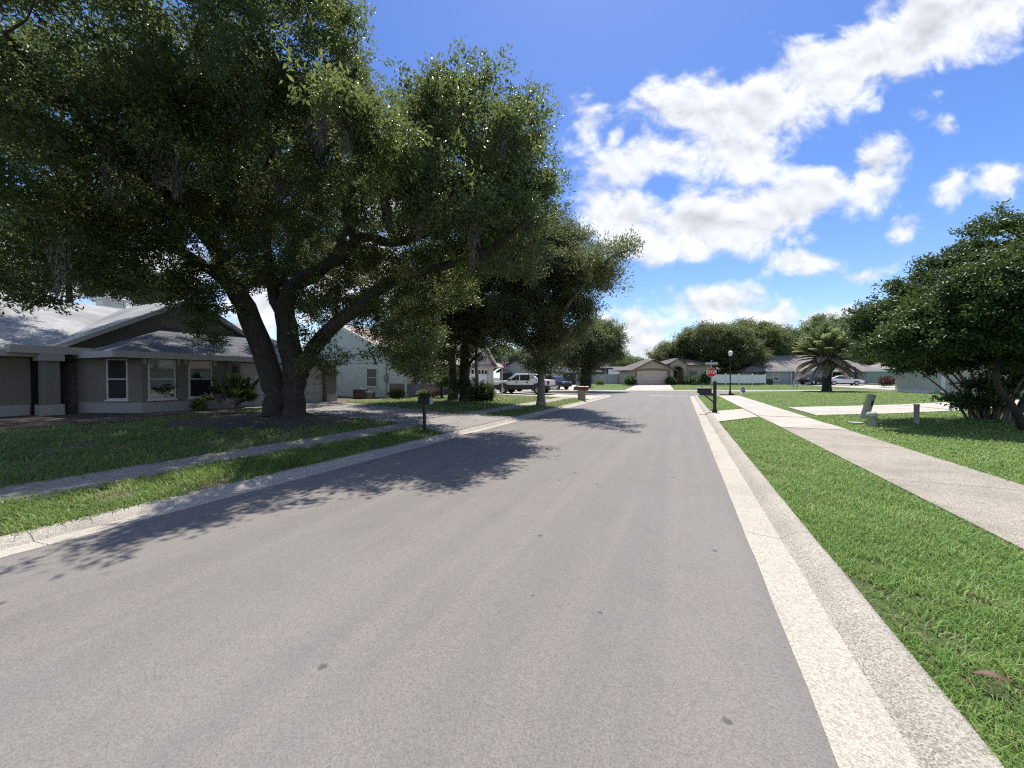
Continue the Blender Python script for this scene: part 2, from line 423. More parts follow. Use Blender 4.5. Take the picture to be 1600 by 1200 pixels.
# ------------------------------------------------------------------ object helpers
def tag(o, label=None, cat=None, group=None, kind=None):
    if label: o['label'] = label
    if cat: o['category'] = cat
    if group: o['group'] = group
    if kind: o['kind'] = kind
    return o
def thing(name, loc, label, cat, rz=0.0, group=None):
    o = bpy.data.objects.new(name, None); COL.objects.link(o)
    o.empty_display_size = 0.3
    o.location = loc; o.rotation_euler = (0, 0, rz)
    return tag(o, label, cat, group)
def children(o): return [c for c in bpy.data.objects if c.parent == o]
def dup(root, loc, rz=0.0, scale=None, label=None):
    r = root.copy(); COL.objects.link(r); r.location = loc; r.rotation_euler = (0, 0, rz)
    if scale: r.scale = (scale,) * 3
    if label: r['label'] = label
    for ch in children(root):
        c = ch.copy(); COL.objects.link(c); c.parent = r
        for g in children(ch):
            d = g.copy(); COL.objects.link(d); d.parent = c
    return r
class MB:
    """collects shapes and links them as ONE mesh object"""
    def __init__(s, M=None):
        s.v = []; s.f = []; s.M = M or Matrix.Identity(4); s.sm = []
    def add(s, verts, faces, smooth=False):
        k = len(s.v)
        s.v += [tuple(s.M @ Vector(p)) for p in verts]
        s.f += [tuple(i + k for i in f) for f in faces]
        s.sm += [smooth] * len(faces)
        return s
    def box(s, x0, x1, y0, y1, z0, z1):
        return s.add([(x0, y0, z0), (x1, y0, z0), (x1, y1, z0), (x0, y1, z0), (x0, y0, z1), (x1, y0, z1), (x1, y1, z1), (x0, y1, z1)],
                     [(3, 2, 1, 0), (4, 5, 6, 7), (0, 1, 5, 4), (1, 2, 6, 5), (2, 3, 7, 6), (3, 0, 4, 7)])
    def prism(s, pts, y0, y1):
        """outline in x-z pushed from y0 to y1"""
        n = len(pts)
        v = [(x, y0, z) for x, z in pts] + [(x, y1, z) for x, z in pts]
        return s.add(v, [tuple(range(n)), tuple(range(2 * n - 1, n - 1, -1))] + [(i + n, (i + 1) % n + n, (i + 1) % n, i) for i in range(n)])
    def slab(s, pts, z0, z1):
        """plan outline pushed from z0 to z1"""
        n = len(pts)
        v = [(x, y, z0) for x, y in pts] + [(x, y, z1) for x, y in pts]
        return s.add(v, [tuple(range(n - 1, -1, -1)), tuple(range(n, 2 * n))] + [(i, (i + 1) % n, (i + 1) % n + n, i + n) for i in range(n)])
    def sheet3(s, quad, th):
        """a flat sheet of three or four corners, th thick downwards along its normal"""
        q = [Vector(p) for p in quad]
        n = (q[1] - q[0]).cross(q[2] - q[0]).normalized()
        if n.z < 0: q.reverse(); n = -n
        m = len(q)
        v = [p for p in q] + [p - n * th for p in q]
        return s.add(v, [tuple(range(m)), tuple(range(2 * m - 1, m - 1, -1))] + [(i + m, (i + 1) % m + m, (i + 1) % m, i) for i in range(m)])
    def tube(s, pts, rad, n=8, cap=True):
        pts = [Vector(p) for p in pts]
        if not hasattr(rad, '__len__'): rad = [rad] * len(pts)
        k = len(s.v); V = []; F = []
        up = None
        for i, p in enumerate(pts):
            d = (pts[min(i + 1, len(pts) - 1)] - pts[max(i - 1, 0)])
            d = d.normalized() if d.length > 1e-9 else Vector((0, 0, 1))
            if up is None:
                up = d.orthogonal().normalized()
            up = (up - d * up.dot(d))
            up = up.normalized() if up.length > 1e-6 else d.orthogonal().normalized()
            sd_ = d.cross(up)
            for j in range(n):
                a = 2 * math.pi * j / n
                V.append(p + (up * math.cos(a) + sd_ * math.sin(a)) * rad[i])
        for i in range(len(pts) - 1):
            for j in range(n):
                F.append((i * n + j, i * n + (j + 1) % n, (i + 1) * n + (j + 1) % n, (i + 1) * n + j))
        s.add(V, F, True)
        if cap: s.add(V[:n], [tuple(range(n - 1, -1, -1))]); s.add(V[-n:], [tuple(range(n))])
        return s
    def lathe(s, prof, n=20, c=(0, 0, 0)):
        """profile of (radius, z) turned round the z axis"""
        V = []; F = []
        for r, z in prof:
            for j in range(n):
                a = 2 * math.pi * j / n
                V.append((c[0] + r * math.cos(a), c[1] + r * math.sin(a), c[2] + z))
        for i in range(len(prof) - 1):
            for j in range(n):
                F.append((i * n + j, i * n + (j + 1) % n, (i + 1) * n + (j + 1) % n, (i + 1) * n + j))
        s.add(V, F, True)
        s.add(V[:n], [tuple(range(n - 1, -1, -1))]); s.add(V[-n:], [tuple(range(n))])
        return s
    def build(s, name, m, parent=None, bevel=0.0, seg=2):
        me = bpy.data.meshes.new(name)
        me.from_pydata(s.v, [], s.f)
        me.polygons.foreach_set('use_smooth', s.sm)
        if bevel:
            bm = bmesh.new(); bm.from_mesh(me)
            es = [e for e in bm.edges if len(e.link_faces) == 2 and e.calc_face_angle(0) > 0.5]
            bmesh.ops.bevel(bm, geom=es, offset=bevel, segments=seg, profile=0.5, affect='EDGES')
            bm.to_mesh(me); bm.free()
        me.materials.append(m)
        me.update()
        o = bpy.data.objects.new(name, me); COL.objects.link(o)
        if parent is not None: o.parent = parent
        return o
def tris_object(name, co, tris, m, parent=None, attrs=None):
    """fast mesh of triangles with numbers per vertex"""
    me = bpy.data.meshes.new(name)
    me.vertices.add(len(co)); me.vertices.foreach_set('co', np.ascontiguousarray(co, np.float32).ravel())
    n = len(tris)
    me.loops.add(n * 3); me.loops.foreach_set('vertex_index', np.ascontiguousarray(tris, np.int32).ravel())
    me.polygons.add(n); me.polygons.foreach_set('loop_start', np.arange(0, n * 3, 3, dtype=np.int32))
    for k, a in (attrs or {}).items():
        at = me.attributes.new(k, 'FLOAT', 'POINT'); at.data.foreach_set('value', np.ascontiguousarray(a, np.float32))
    me.materials.append(m)
    me.update(); me.validate()
    o = bpy.data.objects.new(name, me); COL.objects.link(o)
    if parent is not None: o.parent = parent
    return o
def unit(a): return a / np.maximum(np.linalg.norm(a, axis=1, keepdims=True), 1e-9)
def leaf_arrays(rng, cen, ax, nrm, L, Wd, rnd, clump, bend=0.18):
    """rhombic leaves folded along the midrib"""
    n = len(cen)
    ax = unit(ax); sd_ = unit(np.cross(nrm, ax)); nr = np.cross(ax, sd_)
    L = L[:, None]; Wd = Wd[:, None]
    v0 = cen; v2 = cen + ax * L - nr * L * bend
    mid = cen + ax * L * 0.48 + nr * L * bend * 0.35
    v1 = mid + sd_ * Wd * 0.5; v3 = mid - sd_ * Wd * 0.5
    co = np.stack([v0, v1, v2, v3], 1).reshape(-1, 3)
    b = np.arange(n)[:, None] * 4
    tr = np.concatenate([b + [[0, 1, 2]], b + [[0, 2, 3]]], 1).reshape(-1, 3)
    return co, tr, np.repeat(rnd, 4), np.repeat(clump, 4)
# ------------------------------------------------------------------ trees
def smooth_path(pts, rad, step=0.35):
    """Catmull-Rom through the given points"""
    P = [Vector(p) for p in pts]; out = []; ro = []
    for i in range(len(P) - 1):
        p0, p1, p2, p3 = P[max(i - 1, 0)], P[i], P[i + 1], P[min(i + 2, len(P) - 1)]
        k = max(2, int((p2 - p1).length / step))
        for j in range(k):
            t = j / k
            q = 0.5 * ((2 * p1) + (p2 - p0) * t + (2 * p0 - 5 * p1 + 4 * p2 - p3) * t * t + (3 * p1 - p0 - 3 * p2 + p3) * t ** 3)
            out.append(q); ro.append(rad[i] * (1 - t) + rad[i + 1] * t)
    out.append(P[-1]); ro.append(rad[-1])
    return out, ro
def make_tree(name, label, base, limbs, lobes, nclus, nleaf, leaf, clus_r, leafm=None, barkm=None, seed=1, group=None,
              shell=0.5, flat=0.75, moss=0, cat='tree', sides=9, twig=0.016, gap=0.0, extra_twigs=0, wleaf=0.38, upbias=0.55):
    """limbs: (points, radii) of the big wood; lobes: (centre, (rx, ry, rz)) of the crown, rx/ry across and along the view"""
    rng = np.random.default_rng(seed)
    base = Vector(base)
    root = thing(name, base, label, cat, 0, group)
    wood = MB(); nodes = []; nrad = []
    for pts, rad in limbs:
        q, r = smooth_path([Vector(p) - base for p in pts], rad)
        for i in range(1, len(q) - 1):
            q[i] = q[i] + Vector(rng.normal(0, 1, 3)) * r[i] * 0.10
        wood.tube(q, r, sides)
        lo = 0.35 * max(p.z for p in q)
        for a, b in zip(q, r):
            if a.z > lo or a.z > 2.0: nodes.append(a); nrad.append(b)
    vol = np.array([l[1][0] * l[1][1] * l[1][2] for l in lobes]) ** 0.75
    cnt = np.maximum(1, np.round(nclus * vol / vol.sum())).astype(int)
    cl = []
    for (c, r), k in zip(lobes, cnt):
        d = unit(rng.normal(size=(k, 3))); u = rng.random(k) ** (1 / 3) * (1 - shell) + shell * (1 - 0.35 * rng.random(k) ** 2)
        p = d * u[:, None] * np.array(r)
        w = np.stack([RT[0] * p[:, 0] + FW[0] * p[:, 1], RT[1] * p[:, 0] + FW[1] * p[:, 1], p[:, 2]], 1)
        cl.append(w + np.array(c) - np.array(base))
    cl = np.concatenate(cl)
    if gap:
        k = np.sin(cl[:, 0] * 1.7 + seed) * np.sin(cl[:, 1] * 1.9 + 2 * seed) * np.sin(cl[:, 2] * 2.1 + 3)
        cl = cl[k < 1 - gap]
    cl = cl[cl[:, 2] > 0.35]
    N = np.array([tuple(n) for n in nodes])
    dist = np.array([np.min(np.sum((N - c) ** 2, 1)) for c in cl])
    cl = cl[np.argsort(dist)]
    cap = len(N) + len(cl) * 4
    A = np.zeros((cap, 3)); A[:len(N)] = N; m = len(N); AR = np.zeros(cap); AR[:m] = nrad
    for c in cl:
        k = int(np.argmin(np.sum((A[:m] - c) ** 2, 1)))
        a = A[k]; ln = float(np.linalg.norm(c - a))
        if ln < 0.05: continue
        side = rng.normal(0, 1, 3) * ln * 0.12; side[2] += ln * 0.10
        pts = [a, a * .66 + c * .34 + side, a * .33 + c * .67 + side * 0.8, c]
        r0 = min(AR[k] * 0.8, twig * 0.7 + 0.011 * ln)
        wood.tube([tuple(p) for p in pts], [r0, r0 * .8, r0 * .6, r0 * .35], 5 if sides > 6 else 4, False)
        for q, f in ((pts[1], .8), (pts[2], .6), (pts[3], .5)):
            A[m] = q; AR[m] = r0 * f; m += 1
        for _ in range(extra_twigs):
            q = np.array(c) + rng.normal(0, 1, 3) * clus_r * np.array([.8, .8, .6])
            wood.tube([tuple(pts[2]), tuple((pts[2] + q) / 2 + rng.normal(0, .05, 3)), tuple(q)], [twig * .45, twig * .35, twig * .15], 3, False)
    wood.build('trunk', barkm or BARK, root)
    n = len(cl) * nleaf
    idx = np.repeat(np.arange(len(cl)), nleaf)
    cs = rng.random(len(cl)) * 0.6 + 0.7
    # every spray of leaves is a handful of short shoots round its centre
    ns = 7
    sd_ = rng.normal(size=(len(cl), ns, 3)); sd_ /= np.linalg.norm(sd_, axis=2, keepdims=True)
    sd_[:, :, 2] = sd_[:, :, 2] * 0.8 + 0.15
    which = rng.integers(0, ns, n)
    tpos = rng.random(n) ** 0.7
    sh = sd_[idx, which] * tpos[:, None] * (clus_r * cs[idx])[:, None] * 1.25 * np.array([1, 1, flat])
    pos = cl[idx] + sh + rng.normal(0, 0.22, (n, 3)) * clus_r * np.array([1, 1, flat])
    axd = sd_[idx, which] * 0.9 + rng.normal(0, 0.75, (n, 3))
    nrm = rng.normal(0, 0.75, (n, 3)) + np.array([0, 0, upbias * 1.3])
    L = leaf * (0.65 + 0.7 * rng.random(n)); Wd = L * (wleaf * (0.8 + 0.4 * rng.random(n)))
    co, tr, a, b = leaf_arrays(rng, pos, axd, nrm, L, Wd, rng.random(n), rng.random(len(cl))[idx])
    tris_object('crown', co, tr, leafm or OAK, root, {'rnd': a, 'clump': b})
    if moss:
        low = cl[(cl[:, 2] < np.percentile(cl[:, 2], 42))]
        cc, rr, kk = [], [], []
        for _ in range(moss):
            c = low[rng.integers(len(low))] + rng.normal(0, .25, 3)
            ln = 0.35 + rng.random() * 0.9; k = 130
            t_ = rng.random(k); w = 0.11 * (1 - t_ * 0.75)
            p = c + np.stack([rng.normal(0, 1, k) * w, rng.normal(0, 1, k) * w, -t_ * ln], 1)
            cc.append(p); rr.append(rng.random(k)); kk.append(np.full(k, rng.random()))
        p = np.concatenate(cc); k = len(p)
        co, tr, a, b = leaf_arrays(rng, p, np.array([0, 0, -1.0]) + rng.normal(0, .28, (k, 3)), rng.normal(0, 1, (k, 3)),
                                   0.11 + 0.12 * rng.random(k), np.full(k, 0.016), np.concatenate(rr), np.concatenate(kk))
        tris_object('hanging_moss', co, tr, MOSS, root, {'rnd': a, 'clump': b})
    return root
def lobe(px, py, Z, rx, ry, rd):
    """a lump of crown: centre and half-width/height in photograph pixels at depth Z, half-depth rd in metres"""
    return (C(px, py, Z), (rx * Z / FPX, rd, ry * Z / FPX))
def make_shrub(name, label, base, lobes, n, leaf, leafm, seed=1, stems=6, group=None, cat='shrub', shell=0.6, wleaf=0.4):
    """lobes in metres relative to the base"""
    rng = np.random.default_rng(seed)
    root = thing(name, base, label, cat, 0, group)
    cen = np.array([l[0] for l in lobes]); rad = np.array([l[1] for l in lobes])
    k = rng.integers(0, len(lobes), n)
    d = unit(rng.normal(size=(n, 3))); u = shell + (1 - shell) * rng.random(n)
    pos = cen[k] + d * u[:, None] * rad[k] * (0.85 + 0.3 * np.sin(d[:, :1] * 9 + d[:, 1:2] * 7 + k[:, None]))
    pos[:, 2] = np.abs(pos[:, 2]) + 0.02
    clump = (np.sin(pos[:, 0] * 5) * np.sin(pos[:, 1] * 6 + 1) * np.sin(pos[:, 2] * 7) + 1) / 2
    L = leaf * (0.6 + 0.8 * rng.random(n))
    co, tr, a, b = leaf_arrays(rng, pos, d + rng.normal(0, .7, (n, 3)), rng.normal(0, .6, (n, 3)) + [0, 0, .9], L, L * wleaf, rng.random(n), clump)
    tris_object('foliage', co, tr, leafm, root, {'rnd': a, 'clump': b})
    w = MB()
    for i in range(stems):
        j = rng.integers(len(lobes)); e = cen[j] + rng.normal(0, .3, 3) * rad[j]
        b0 = np.array([rng.normal(0, .05), rng.normal(0, .05), -0.03])
        w.tube([tuple(b0), tuple(b0 * .5 + e * .5 + rng.normal(0, .04, 3)), tuple(e)], [.02, .014, .006], 5)
    w.build('stem', BARK_L, root)
    return root
# ------------------------------------------------------------------ grass
def grass(name, label, pts, h, w, m, seed, lean=0.55, z=None, droop=0.5):
    """blades standing at pts (n,3); h, w arrays"""
    rng = np.random.default_rng(seed)
    n = len(pts)
    a = rng.random(n) * 6.2832; l = lean * (0.3 + rng.random(n))
    dirh = np.stack([np.cos(a), np.sin(a), np.zeros(n)], 1)
    side = np.stack([-np.sin(a), np.cos(a), np.zeros(n)], 1)
    tw = rng.random(n) * 6.2832
    side = side * np.cos(tw)[:, None] * .4 + side * .6
    h_ = h[:, None]; w_ = w[:, None] * side
    up = np.array([0, 0, 1.0])
    p1 = pts + (dirh * (l * 0.45)[:, None] + up * 0.62) * h_
    p2 = pts + (dirh * (l * (1.0 + droop))[:, None] + up * (0.98 - droop * 0.25 * l)[:, None]) * h_
    co = np.stack([pts - w_ * .5, pts + w_ * .5, p1 + w_ * .45, p1 - w_ * .45, p2], 1).reshape(-1, 3)
    b = np.arange(n)[:, None] * 5
    tr = np.concatenate([b + [[0, 1, 2]], b + [[0, 2, 3]], b + [[3, 2, 4]]], 1).reshape(-1, 3)
    cl = (np.sin(pts[:, 0] * 2.3 + np.sin(pts[:, 1] * 1.7)) * np.sin(pts[:, 1] * 2.9 + 1.0) + np.sin(pts[:, 0] * 7.1 + pts[:, 1] * 5.3)) * .25 + .5
    o = tris_object(name, co, tr, m, None, {'rnd': np.repeat(rng.random(n), 5), 'clump': np.repeat(np.clip(cl + rng.normal(0, .12, n), 0, 1), 5)})
    return tag(o, label, 'grass', None, 'stuff')
def field_noise(x, y, s=1.0):
    return (np.sin(x * 1.3 * s + 1.7 * np.sin(y * 0.9 * s)) + np.sin(y * 1.7 * s + 1.3 * np.sin(x * 1.1 * s + 2)) + np.sin((x + y) * 2.9 * s + np.sin(x * 3.1 * s))) / 3
# ------------------------------------------------------------------ ground
def hR(x): return np.interp(x, [1.12, 2.7, 4.35, 10, 16, 60], [0.075, 0.11, 0.11, 0.26, 0.34, 0.38])
def hL(x): return np.interp(-np.asarray(x), [6.05, 7.25, 8.5, 13, 19, 60], [0.05, 0.09, 0.10, 0.17, 0.19, 0.22])
def hF(xc, zc):
    k = np.interp(xc, [12, 20], [0.25, 1.0])
    return np.interp(zc, [47.5, 60, 90, 160], [0.07, 0.52, 0.62, 0.9]) * 1.0 * k + (1 - k) * 0.04
def sheet(name, P, m, skirt=0.0):
    """P: grid (r, c, 3) of points"""
    P = np.asarray(P, float); r, c = P.shape[:2]
    idx = np.arange(r * c).reshape(r, c)
    f = [(int(idx[i, j]), int(idx[i, j + 1]), int(idx[i + 1, j + 1]), int(idx[i + 1, j])) for i in range(r - 1) for j in range(c - 1)]
    b = MB(); b.add([tuple(p) for p in P.reshape(-1, 3)], f, True)
    o = b.build(name, m)
    o['kind'] = 'structure'
    # faces look up
    me = o.data
    if me.polygons[0].normal.z < 0: me.flip_normals()
    return o
def grid(xs, ys, zf, yend=None):
    P = []
    for x in xs:
        row = []
        y1 = yend(x) if yend else ys[-1]
        for t in np.linspace(0, 1, len(ys)):
            y = ys[0] * (1 - t) + y1 * t
            row.append((x, y, float(zf(x, y))))
        P.append(row)
    return P
ZN = 37.6       # depth of the near edge of the cross street
ZF = 47.5
def yat(zc): return lambda x: (zc - FW[0] * x) / FW[1]
tag(MB().add([(-900, -300, -0.3), (900, -300, -0.3), (900, 1500, -0.3), (-900, 1500, -0.3)], [(0, 1, 2, 3)]).build('ground', mat('dry soil', soil_fn((0.10, 0.11, 0.05), (0.15, 0.15, 0.08), 0.2))), kind='structure')
# main road, slightly crowned; cross street beyond
sheet('road', grid(np.linspace(-5.6, 0.64, 9), np.linspace(-8, 36, 40), lambda x, y: 0.022 * (1 - ((x + 2.48) / 3.12) ** 2), yat(ZN + 0.6)), ASPHALT)
b = MB()
ca = [CZ(-2.5, ZN - 1.2, 0.004), CZ(70, ZN + 0.2, 0.004), CZ(70, ZF + 1.5, 0.004), CZ(-2.5, ZF, 0.004)]
b.add([tuple(p) for p in ca], [(0, 1, 2, 3)])
# the two flared corners of the junction
for cx, sx in ((0.62, 1), (-5.58, -1)):
    yc = 33.0 if sx < 0 else 35.6
    ang = [i / 8 * math.pi / 2 for i in range(9)]
    R = 3.4 if sx < 0 else 2.6
    arc = [(cx + sx * (R - R * math.cos(a)), yc + R * math.sin(a) * 1.15) for a in ang]
    far = yat(ZN + 0.5)
    pts = arc + [(cx + sx * R, far(cx + sx * R)), (cx - sx * 0.3, far(cx)), (cx - sx * 0.3, yc)]
    if sx < 0: pts = pts[::-1]
    b.add([(x, y, 0.0045) for x, y in pts], [tuple(range(len(pts)))])
cs = b.build('cross_street', ASPHALT); cs['kind'] = 'structure'
b = MB(); p0 = (-2.1, 36.0); p1 = (0.45, 36.05)
b.add([(-2.6, 35.2, 0.03), (0.45, 35.95, 0.014), (0.45, 36.30, 0.014), (-2.6, 35.55, 0.03)], [(0, 1, 2, 3)])
b.build('stop_line', plain('road paint', (0.62, 0.61, 0.58), 0.8, 0, 0.3, 30))['kind'] = 'structure'
# kerbs: gutter pan dips, back rises
def curb(name, side, path):
    prof = [(0.0, 0.003), (0.03, 0.006), (0.20, -0.008), (0.315, -0.018), (0.345, 0.004), (0.40, 0.055), (0.46, 0.080), (0.53, 0.086), (0.56, 0.083), (0.565, -0.05)]
    if side < 0: prof = [(d, z * (0.62 if z > 0.02 else 1)) for d, z in prof]
    rng = np.random.default_rng(5)
    P = []
    for i, (x, y, nx, ny) in enumerate(path):
        w = rng.normal(0, 0.004)
        P.append([(x + nx * (d + w), y + ny * (d + w), z) for d, z in prof])
    P = np.array(P)
    sheet(name.replace('curb', 'gutter'), P[:, :4], CURB)
    return sheet(name, P[:, 3:], CURB_B)
def curb_path(cx, sx, y0, yc, R, zend):
    pts = [(cx, y, sx, 0.0) for y in np.arange(y0, yc, 0.4)]
    for i in range(9):
        a = i / 8 * math.pi / 2
        pts.append((cx + sx * (R - R * math.cos(a)), yc + R * math.sin(a) * 1.15, sx * math.cos(a), -math.sin(a)))
    return pts
curb('curb_right', 1, curb_path(0.6, 1, -6, 35.6, 2.6, ZN))
curb('curb_left', -1, curb_path(-5.52, -1, -6, 33.0, 3.4, ZN))
# right verge, walk, lawn, slanting driveway
sheet('verge_right', grid(np.linspace(1.13, 2.76, 8), np.linspace(-6, 35.5, 70), lambda x, y: hR(x) - 0.03), LAWN)
sheet('lawn_right', grid(np.concatenate([np.linspace(4.3, 16, 18), np.linspace(18, 75, 12)]), np.linspace(-25, 40, 60), lambda x, y: hR(x) - 0.02, yat(ZN + 1.6)), LAWN)
def slabs(name, x0, x1, cuts, m, zf, gap=0.012, th=0.1):
    b = MB()
    rng = np.random.default_rng(3)
    for a, c in zip(cuts[:-1], cuts[1:]):
        dz = rng.normal(0, 0.004)
        b.add([(x, y, float(zf(x)) + z + dz) for z in (-th, 0.006) for x, y in ((x0, a + gap / 2), (x1, a + gap / 2), (x1, c - gap / 2), (x0, c - gap / 2))],
              [(3, 2, 1, 0), (4, 5, 6, 7), (0, 1, 5, 4), (1, 2, 6, 5), (2, 3, 7, 6), (3, 0, 4, 7)])
    o = b.build(name, m); o['kind'] = 'structure'; return o
slabs('sidewalk_weathered', 2.72, 4.33, [-6.2, -2.8, 0.6, 4.0, 7.35, 10.7, 13.75], WALK_OLD, hR)
slabs('sidewalk_clean', 2.72, 4.33, [13.75, 15.4, 17.6, 20.6, 23.2, 26.2, 29.2, 32.2, 35.2], WALK_NEW, hR)
sheet('sidewalk_ramp', [[(2.72, 35.2, .118), (2.6, 36.5, .10), (2.2, 38.4, .02)], [(4.33, 35.2, .118), (4.4, 37.2, .10), (4.9, 39.6, .02)]], WALK_NEW)
nearE = [(1.13, 15.1), (2.72, 17.3), (4.33, 18.5), (7.7, 19.9), (10.4, 21.7), (17.5, 26.5), (24, 31)]
farE = [(1.13, 19.4), (2.72, 21.4), (4.33, 22.9), (7.7, 24.3), (9.9, 25.4), (13.6, 28.6), (20, 33.4)]
def lerp_edge(e, n):
    e = np.array(e); s = np.linspace(0, len(e) - 1, n); i = np.minimum(s.astype(int), len(e) - 2); f = (s - i)[:, None]
    return e[i] * (1 - f) + e[i + 1] * f
A_, B_ = lerp_edge(nearE, 30), lerp_edge(farE, 30)
b = MB()
for i0, i1 in ((0, 4.7), (10.4, 19), (19.1, 24), (24.1, 29)):
    P = []
    for s in np.linspace(i0, i1, 8):
        i = min(int(s), 28); f = s - i
        a = A_[i] * (1 - f) + A_[i + 1] * f; c = B_[i] * (1 - f) + B_[i + 1] * f
        P.append([(a[0] * (1 - t) + c[0] * t, a[1] * (1 - t) + c[1] * t, float(hR(a[0] * (1 - t) + c[0] * t)) + (0.004 if s > 5 else 0.0)) for t in np.linspace(0, 1, 5)])
    P = np.array(P); r, c = P.shape[:2]; idx = np.arange(r * c).reshape(r, c)
    b.add([tuple(p) for p in P.reshape(-1, 3)], [(int(idx[i, j]), int(idx[i + 1, j]), int(idx[i + 1, j + 1]), int(idx[i, j + 1])) for i in range(r - 1) for j in range(c - 1)])
b.build('driveway_right', WALK_NEW)['kind'] = 'structure'
# left verge, walk, lawn, two driveways
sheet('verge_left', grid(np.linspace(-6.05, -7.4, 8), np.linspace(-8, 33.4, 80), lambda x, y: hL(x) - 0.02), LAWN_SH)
slabs('sidewalk_left', -8.5, -7.3, [-8, -4.2, -1.0, 2.2, 5.4, 8.6, 10.1], WALK_OLD, hL)
slabs('sidewalk_left_far', -8.5, -7.3, [13.2, 14.6, 17.8, 21.0, 24.2, 28.6], WALK_OLD, hL)
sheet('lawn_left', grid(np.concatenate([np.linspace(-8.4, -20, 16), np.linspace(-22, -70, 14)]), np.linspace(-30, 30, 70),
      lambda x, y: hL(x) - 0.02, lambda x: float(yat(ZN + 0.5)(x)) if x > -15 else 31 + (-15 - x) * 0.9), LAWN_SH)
def left_drive(name, m, e0, e1, lift=0.012):
    """e0/e1: y of the two edges at each x"""
    xs = [-6.0, -6.6, -7.3, -8.5, -11, -14, -17, -19.3]
    P = []
    for x in xs:
        a = np.interp(-x, [-q[0] for q in e0], [q[1] for q in e0]); c = np.interp(-x, [-q[0] for q in e1], [q[1] for q in e1])
        P.append([(x, a * (1 - t) + c * t, float(hL(x)) + lift) for t in np.linspace(0, 1, 4)])
    return sheet(name, P, m)
left_drive('driveway_left', DRIVE_OLD, [(-6, 8.9), (-7.3, 9.7), (-8.5, 10.0), (-19.3, 11.4)], [(-6, 14.2), (-7.3, 13.4), (-8.5, 13.6), (-19.3, 16.5)])
left_drive('driveway_left_far', WALK_NEW, [(-6, 27.3), (-7.3, 28.2), (-8.5, 28.4), (-19.3, 29.6)], [(-6, 33.6), (-7.3, 32.6), (-8.5, 32.6), (-19.3, 35.0)])
# mulch by the front of the grey house and under the oak
P = []
for x in np.linspace(-16.6, -22.3, 7):
    w = 0.5 * math.sin(x * 2.1)
    P.append([(x, y, float(hL(x)) + 0.006 * (1 if 0 < j < 7 else -5)) for j, y in enumerate(np.linspace(-2, 11.3 + w * .3, 8))])
sheet('mulch_bed', P, MULCH)
P = []
for r in np.linspace(0.05, 1, 5):
    P.append([(-13.0 + 3.4 * r * math.cos(a) * (1 + .12 * math.sin(3 * a)), 8.6 + 2.5 * r * math.sin(a) * (1 + .1 * math.cos(4 * a)),
               float(hL(-13.0 + 3.4 * r * math.cos(a))) + 0.10 * (1 - r) - 0.004 - .015 * (r > .9)) for a in np.linspace(0, 2 * math.pi, 25)])
sheet('leaf_litter_bed', P, MULCH)
# ground beyond the cross street
xs = np.linspace(-40, 110, 76); zs = np.linspace(ZF, 160, 40)
P = [[(*(CZ(x, z + max(0, x - 30) * 0.015)[:2]), float(hF(x, z))) for z in zs] for x in xs]
sheet('far_lawn', P, FARLAWN)
P = [[(*(CZ(x, ZF - 0.55 * k + max(0, x - 30) * 0.015)[:2]), zz) for k, zz in ((1, .002), (.55, .01), (.15, .068), (-.02, .075))] for x in np.linspace(-8, 105, 30)]
sheet('curb_far', P, CURB)
def far_drive(name, near, far, m=WALK_NEW):
    """near/far: two (xc, Z) ends of the street edge and of the house edge"""
    P = []
    for t in np.linspace(0, 1, 10):
        row = []
        for s in (0, .25, .5, .75, 1):
            x = (near[0][0] * (1 - s) + near[1][0] * s) * (1 - t) + (far[0][0] * (1 - s) + far[1][0] * s) * t
            z = (near[0][1] * (1 - s) + near[1][1] * s) * (1 - t) + (far[0][1] * (1 - s) + far[1][1] * s) * t
            p = CZ(x, z); row.append((p[0], p[1], float(hF(x, z)) + 0.02))
        P.append(row)
    return sheet(name, P, m)
far_drive('driveway_far', ((13.9, ZF - .05), (20.0, ZF - .05)), ((19.3, 60), (24.6, 60)))
far_drive('driveway_far_right', ((47, ZF + .1), (58, ZF + .3)), ((43, 64), (53, 64)))
far_drive('driveway_far_left', ((2.0, ZF - .05), (7.5, ZF - .05)), ((5.0, 74.5), (12.5, 74.5)))
# ------------------------------------------------------------------ grass blades
rng = np.random.default_rng(11)
def scatter(x0, x1, y0, y1, dens_near, dens_far, d0, d1, zf, keep=None):
    area = (x1 - x0) * (y1 - y0)
    n = int(area * dens_near)
    x = x0 + (x1 - x0) * rng.random(n); y = y0 + (y1 - y0) * rng.random(n)
    d = np.hypot(x, y)
    p = np.exp(np.interp(d, [d0, d1], [0, math.log(dens_far / dens_near)]))
    k = rng.random(n) < p
    x, y, d = x[k], y[k], d[k]
    if keep is not None:
        k = keep(x, y); x, y, d = x[k], y[k], d[k]
    z = zf(x)
    return np.stack([x, y, z], 1), d
def in_view(x, y): 
    zc = FW[0] * x + FW[1] * y; xc = RT[0] * x + RT[1] * y
    return (zc > -2.5) & (np.abs(xc) < np.maximum(zc, 0) * 1.7 + 5.0)
def drive_r(x, y):
    a = np.interp(x, [q[0] for q in nearE], [q[1] for q in nearE]); c = np.interp(x, [q[0] for q in farE], [q[1] for q in farE])
    return (y > a - 0.05) & (y < c + 0.05)
bald = lambda x, y, s, t: (field_noise(x, y, s) + field_noise(x * 2.7 + 3, y * 2.7, s) * .6) < t
p, d = scatter(1.1, 2.78, -2.5, 35, 6200, 280, 2.0, 20, lambda x: hR(x) - .03,
               lambda x, y: in_view(x, y) & ~drive_r(x, y) & (bald(x, y, 1.6, np.interp(x, [1.1, 1.45, 2.0], [.36, .58, .85])) | (rng.random(len(x)) < .22)))
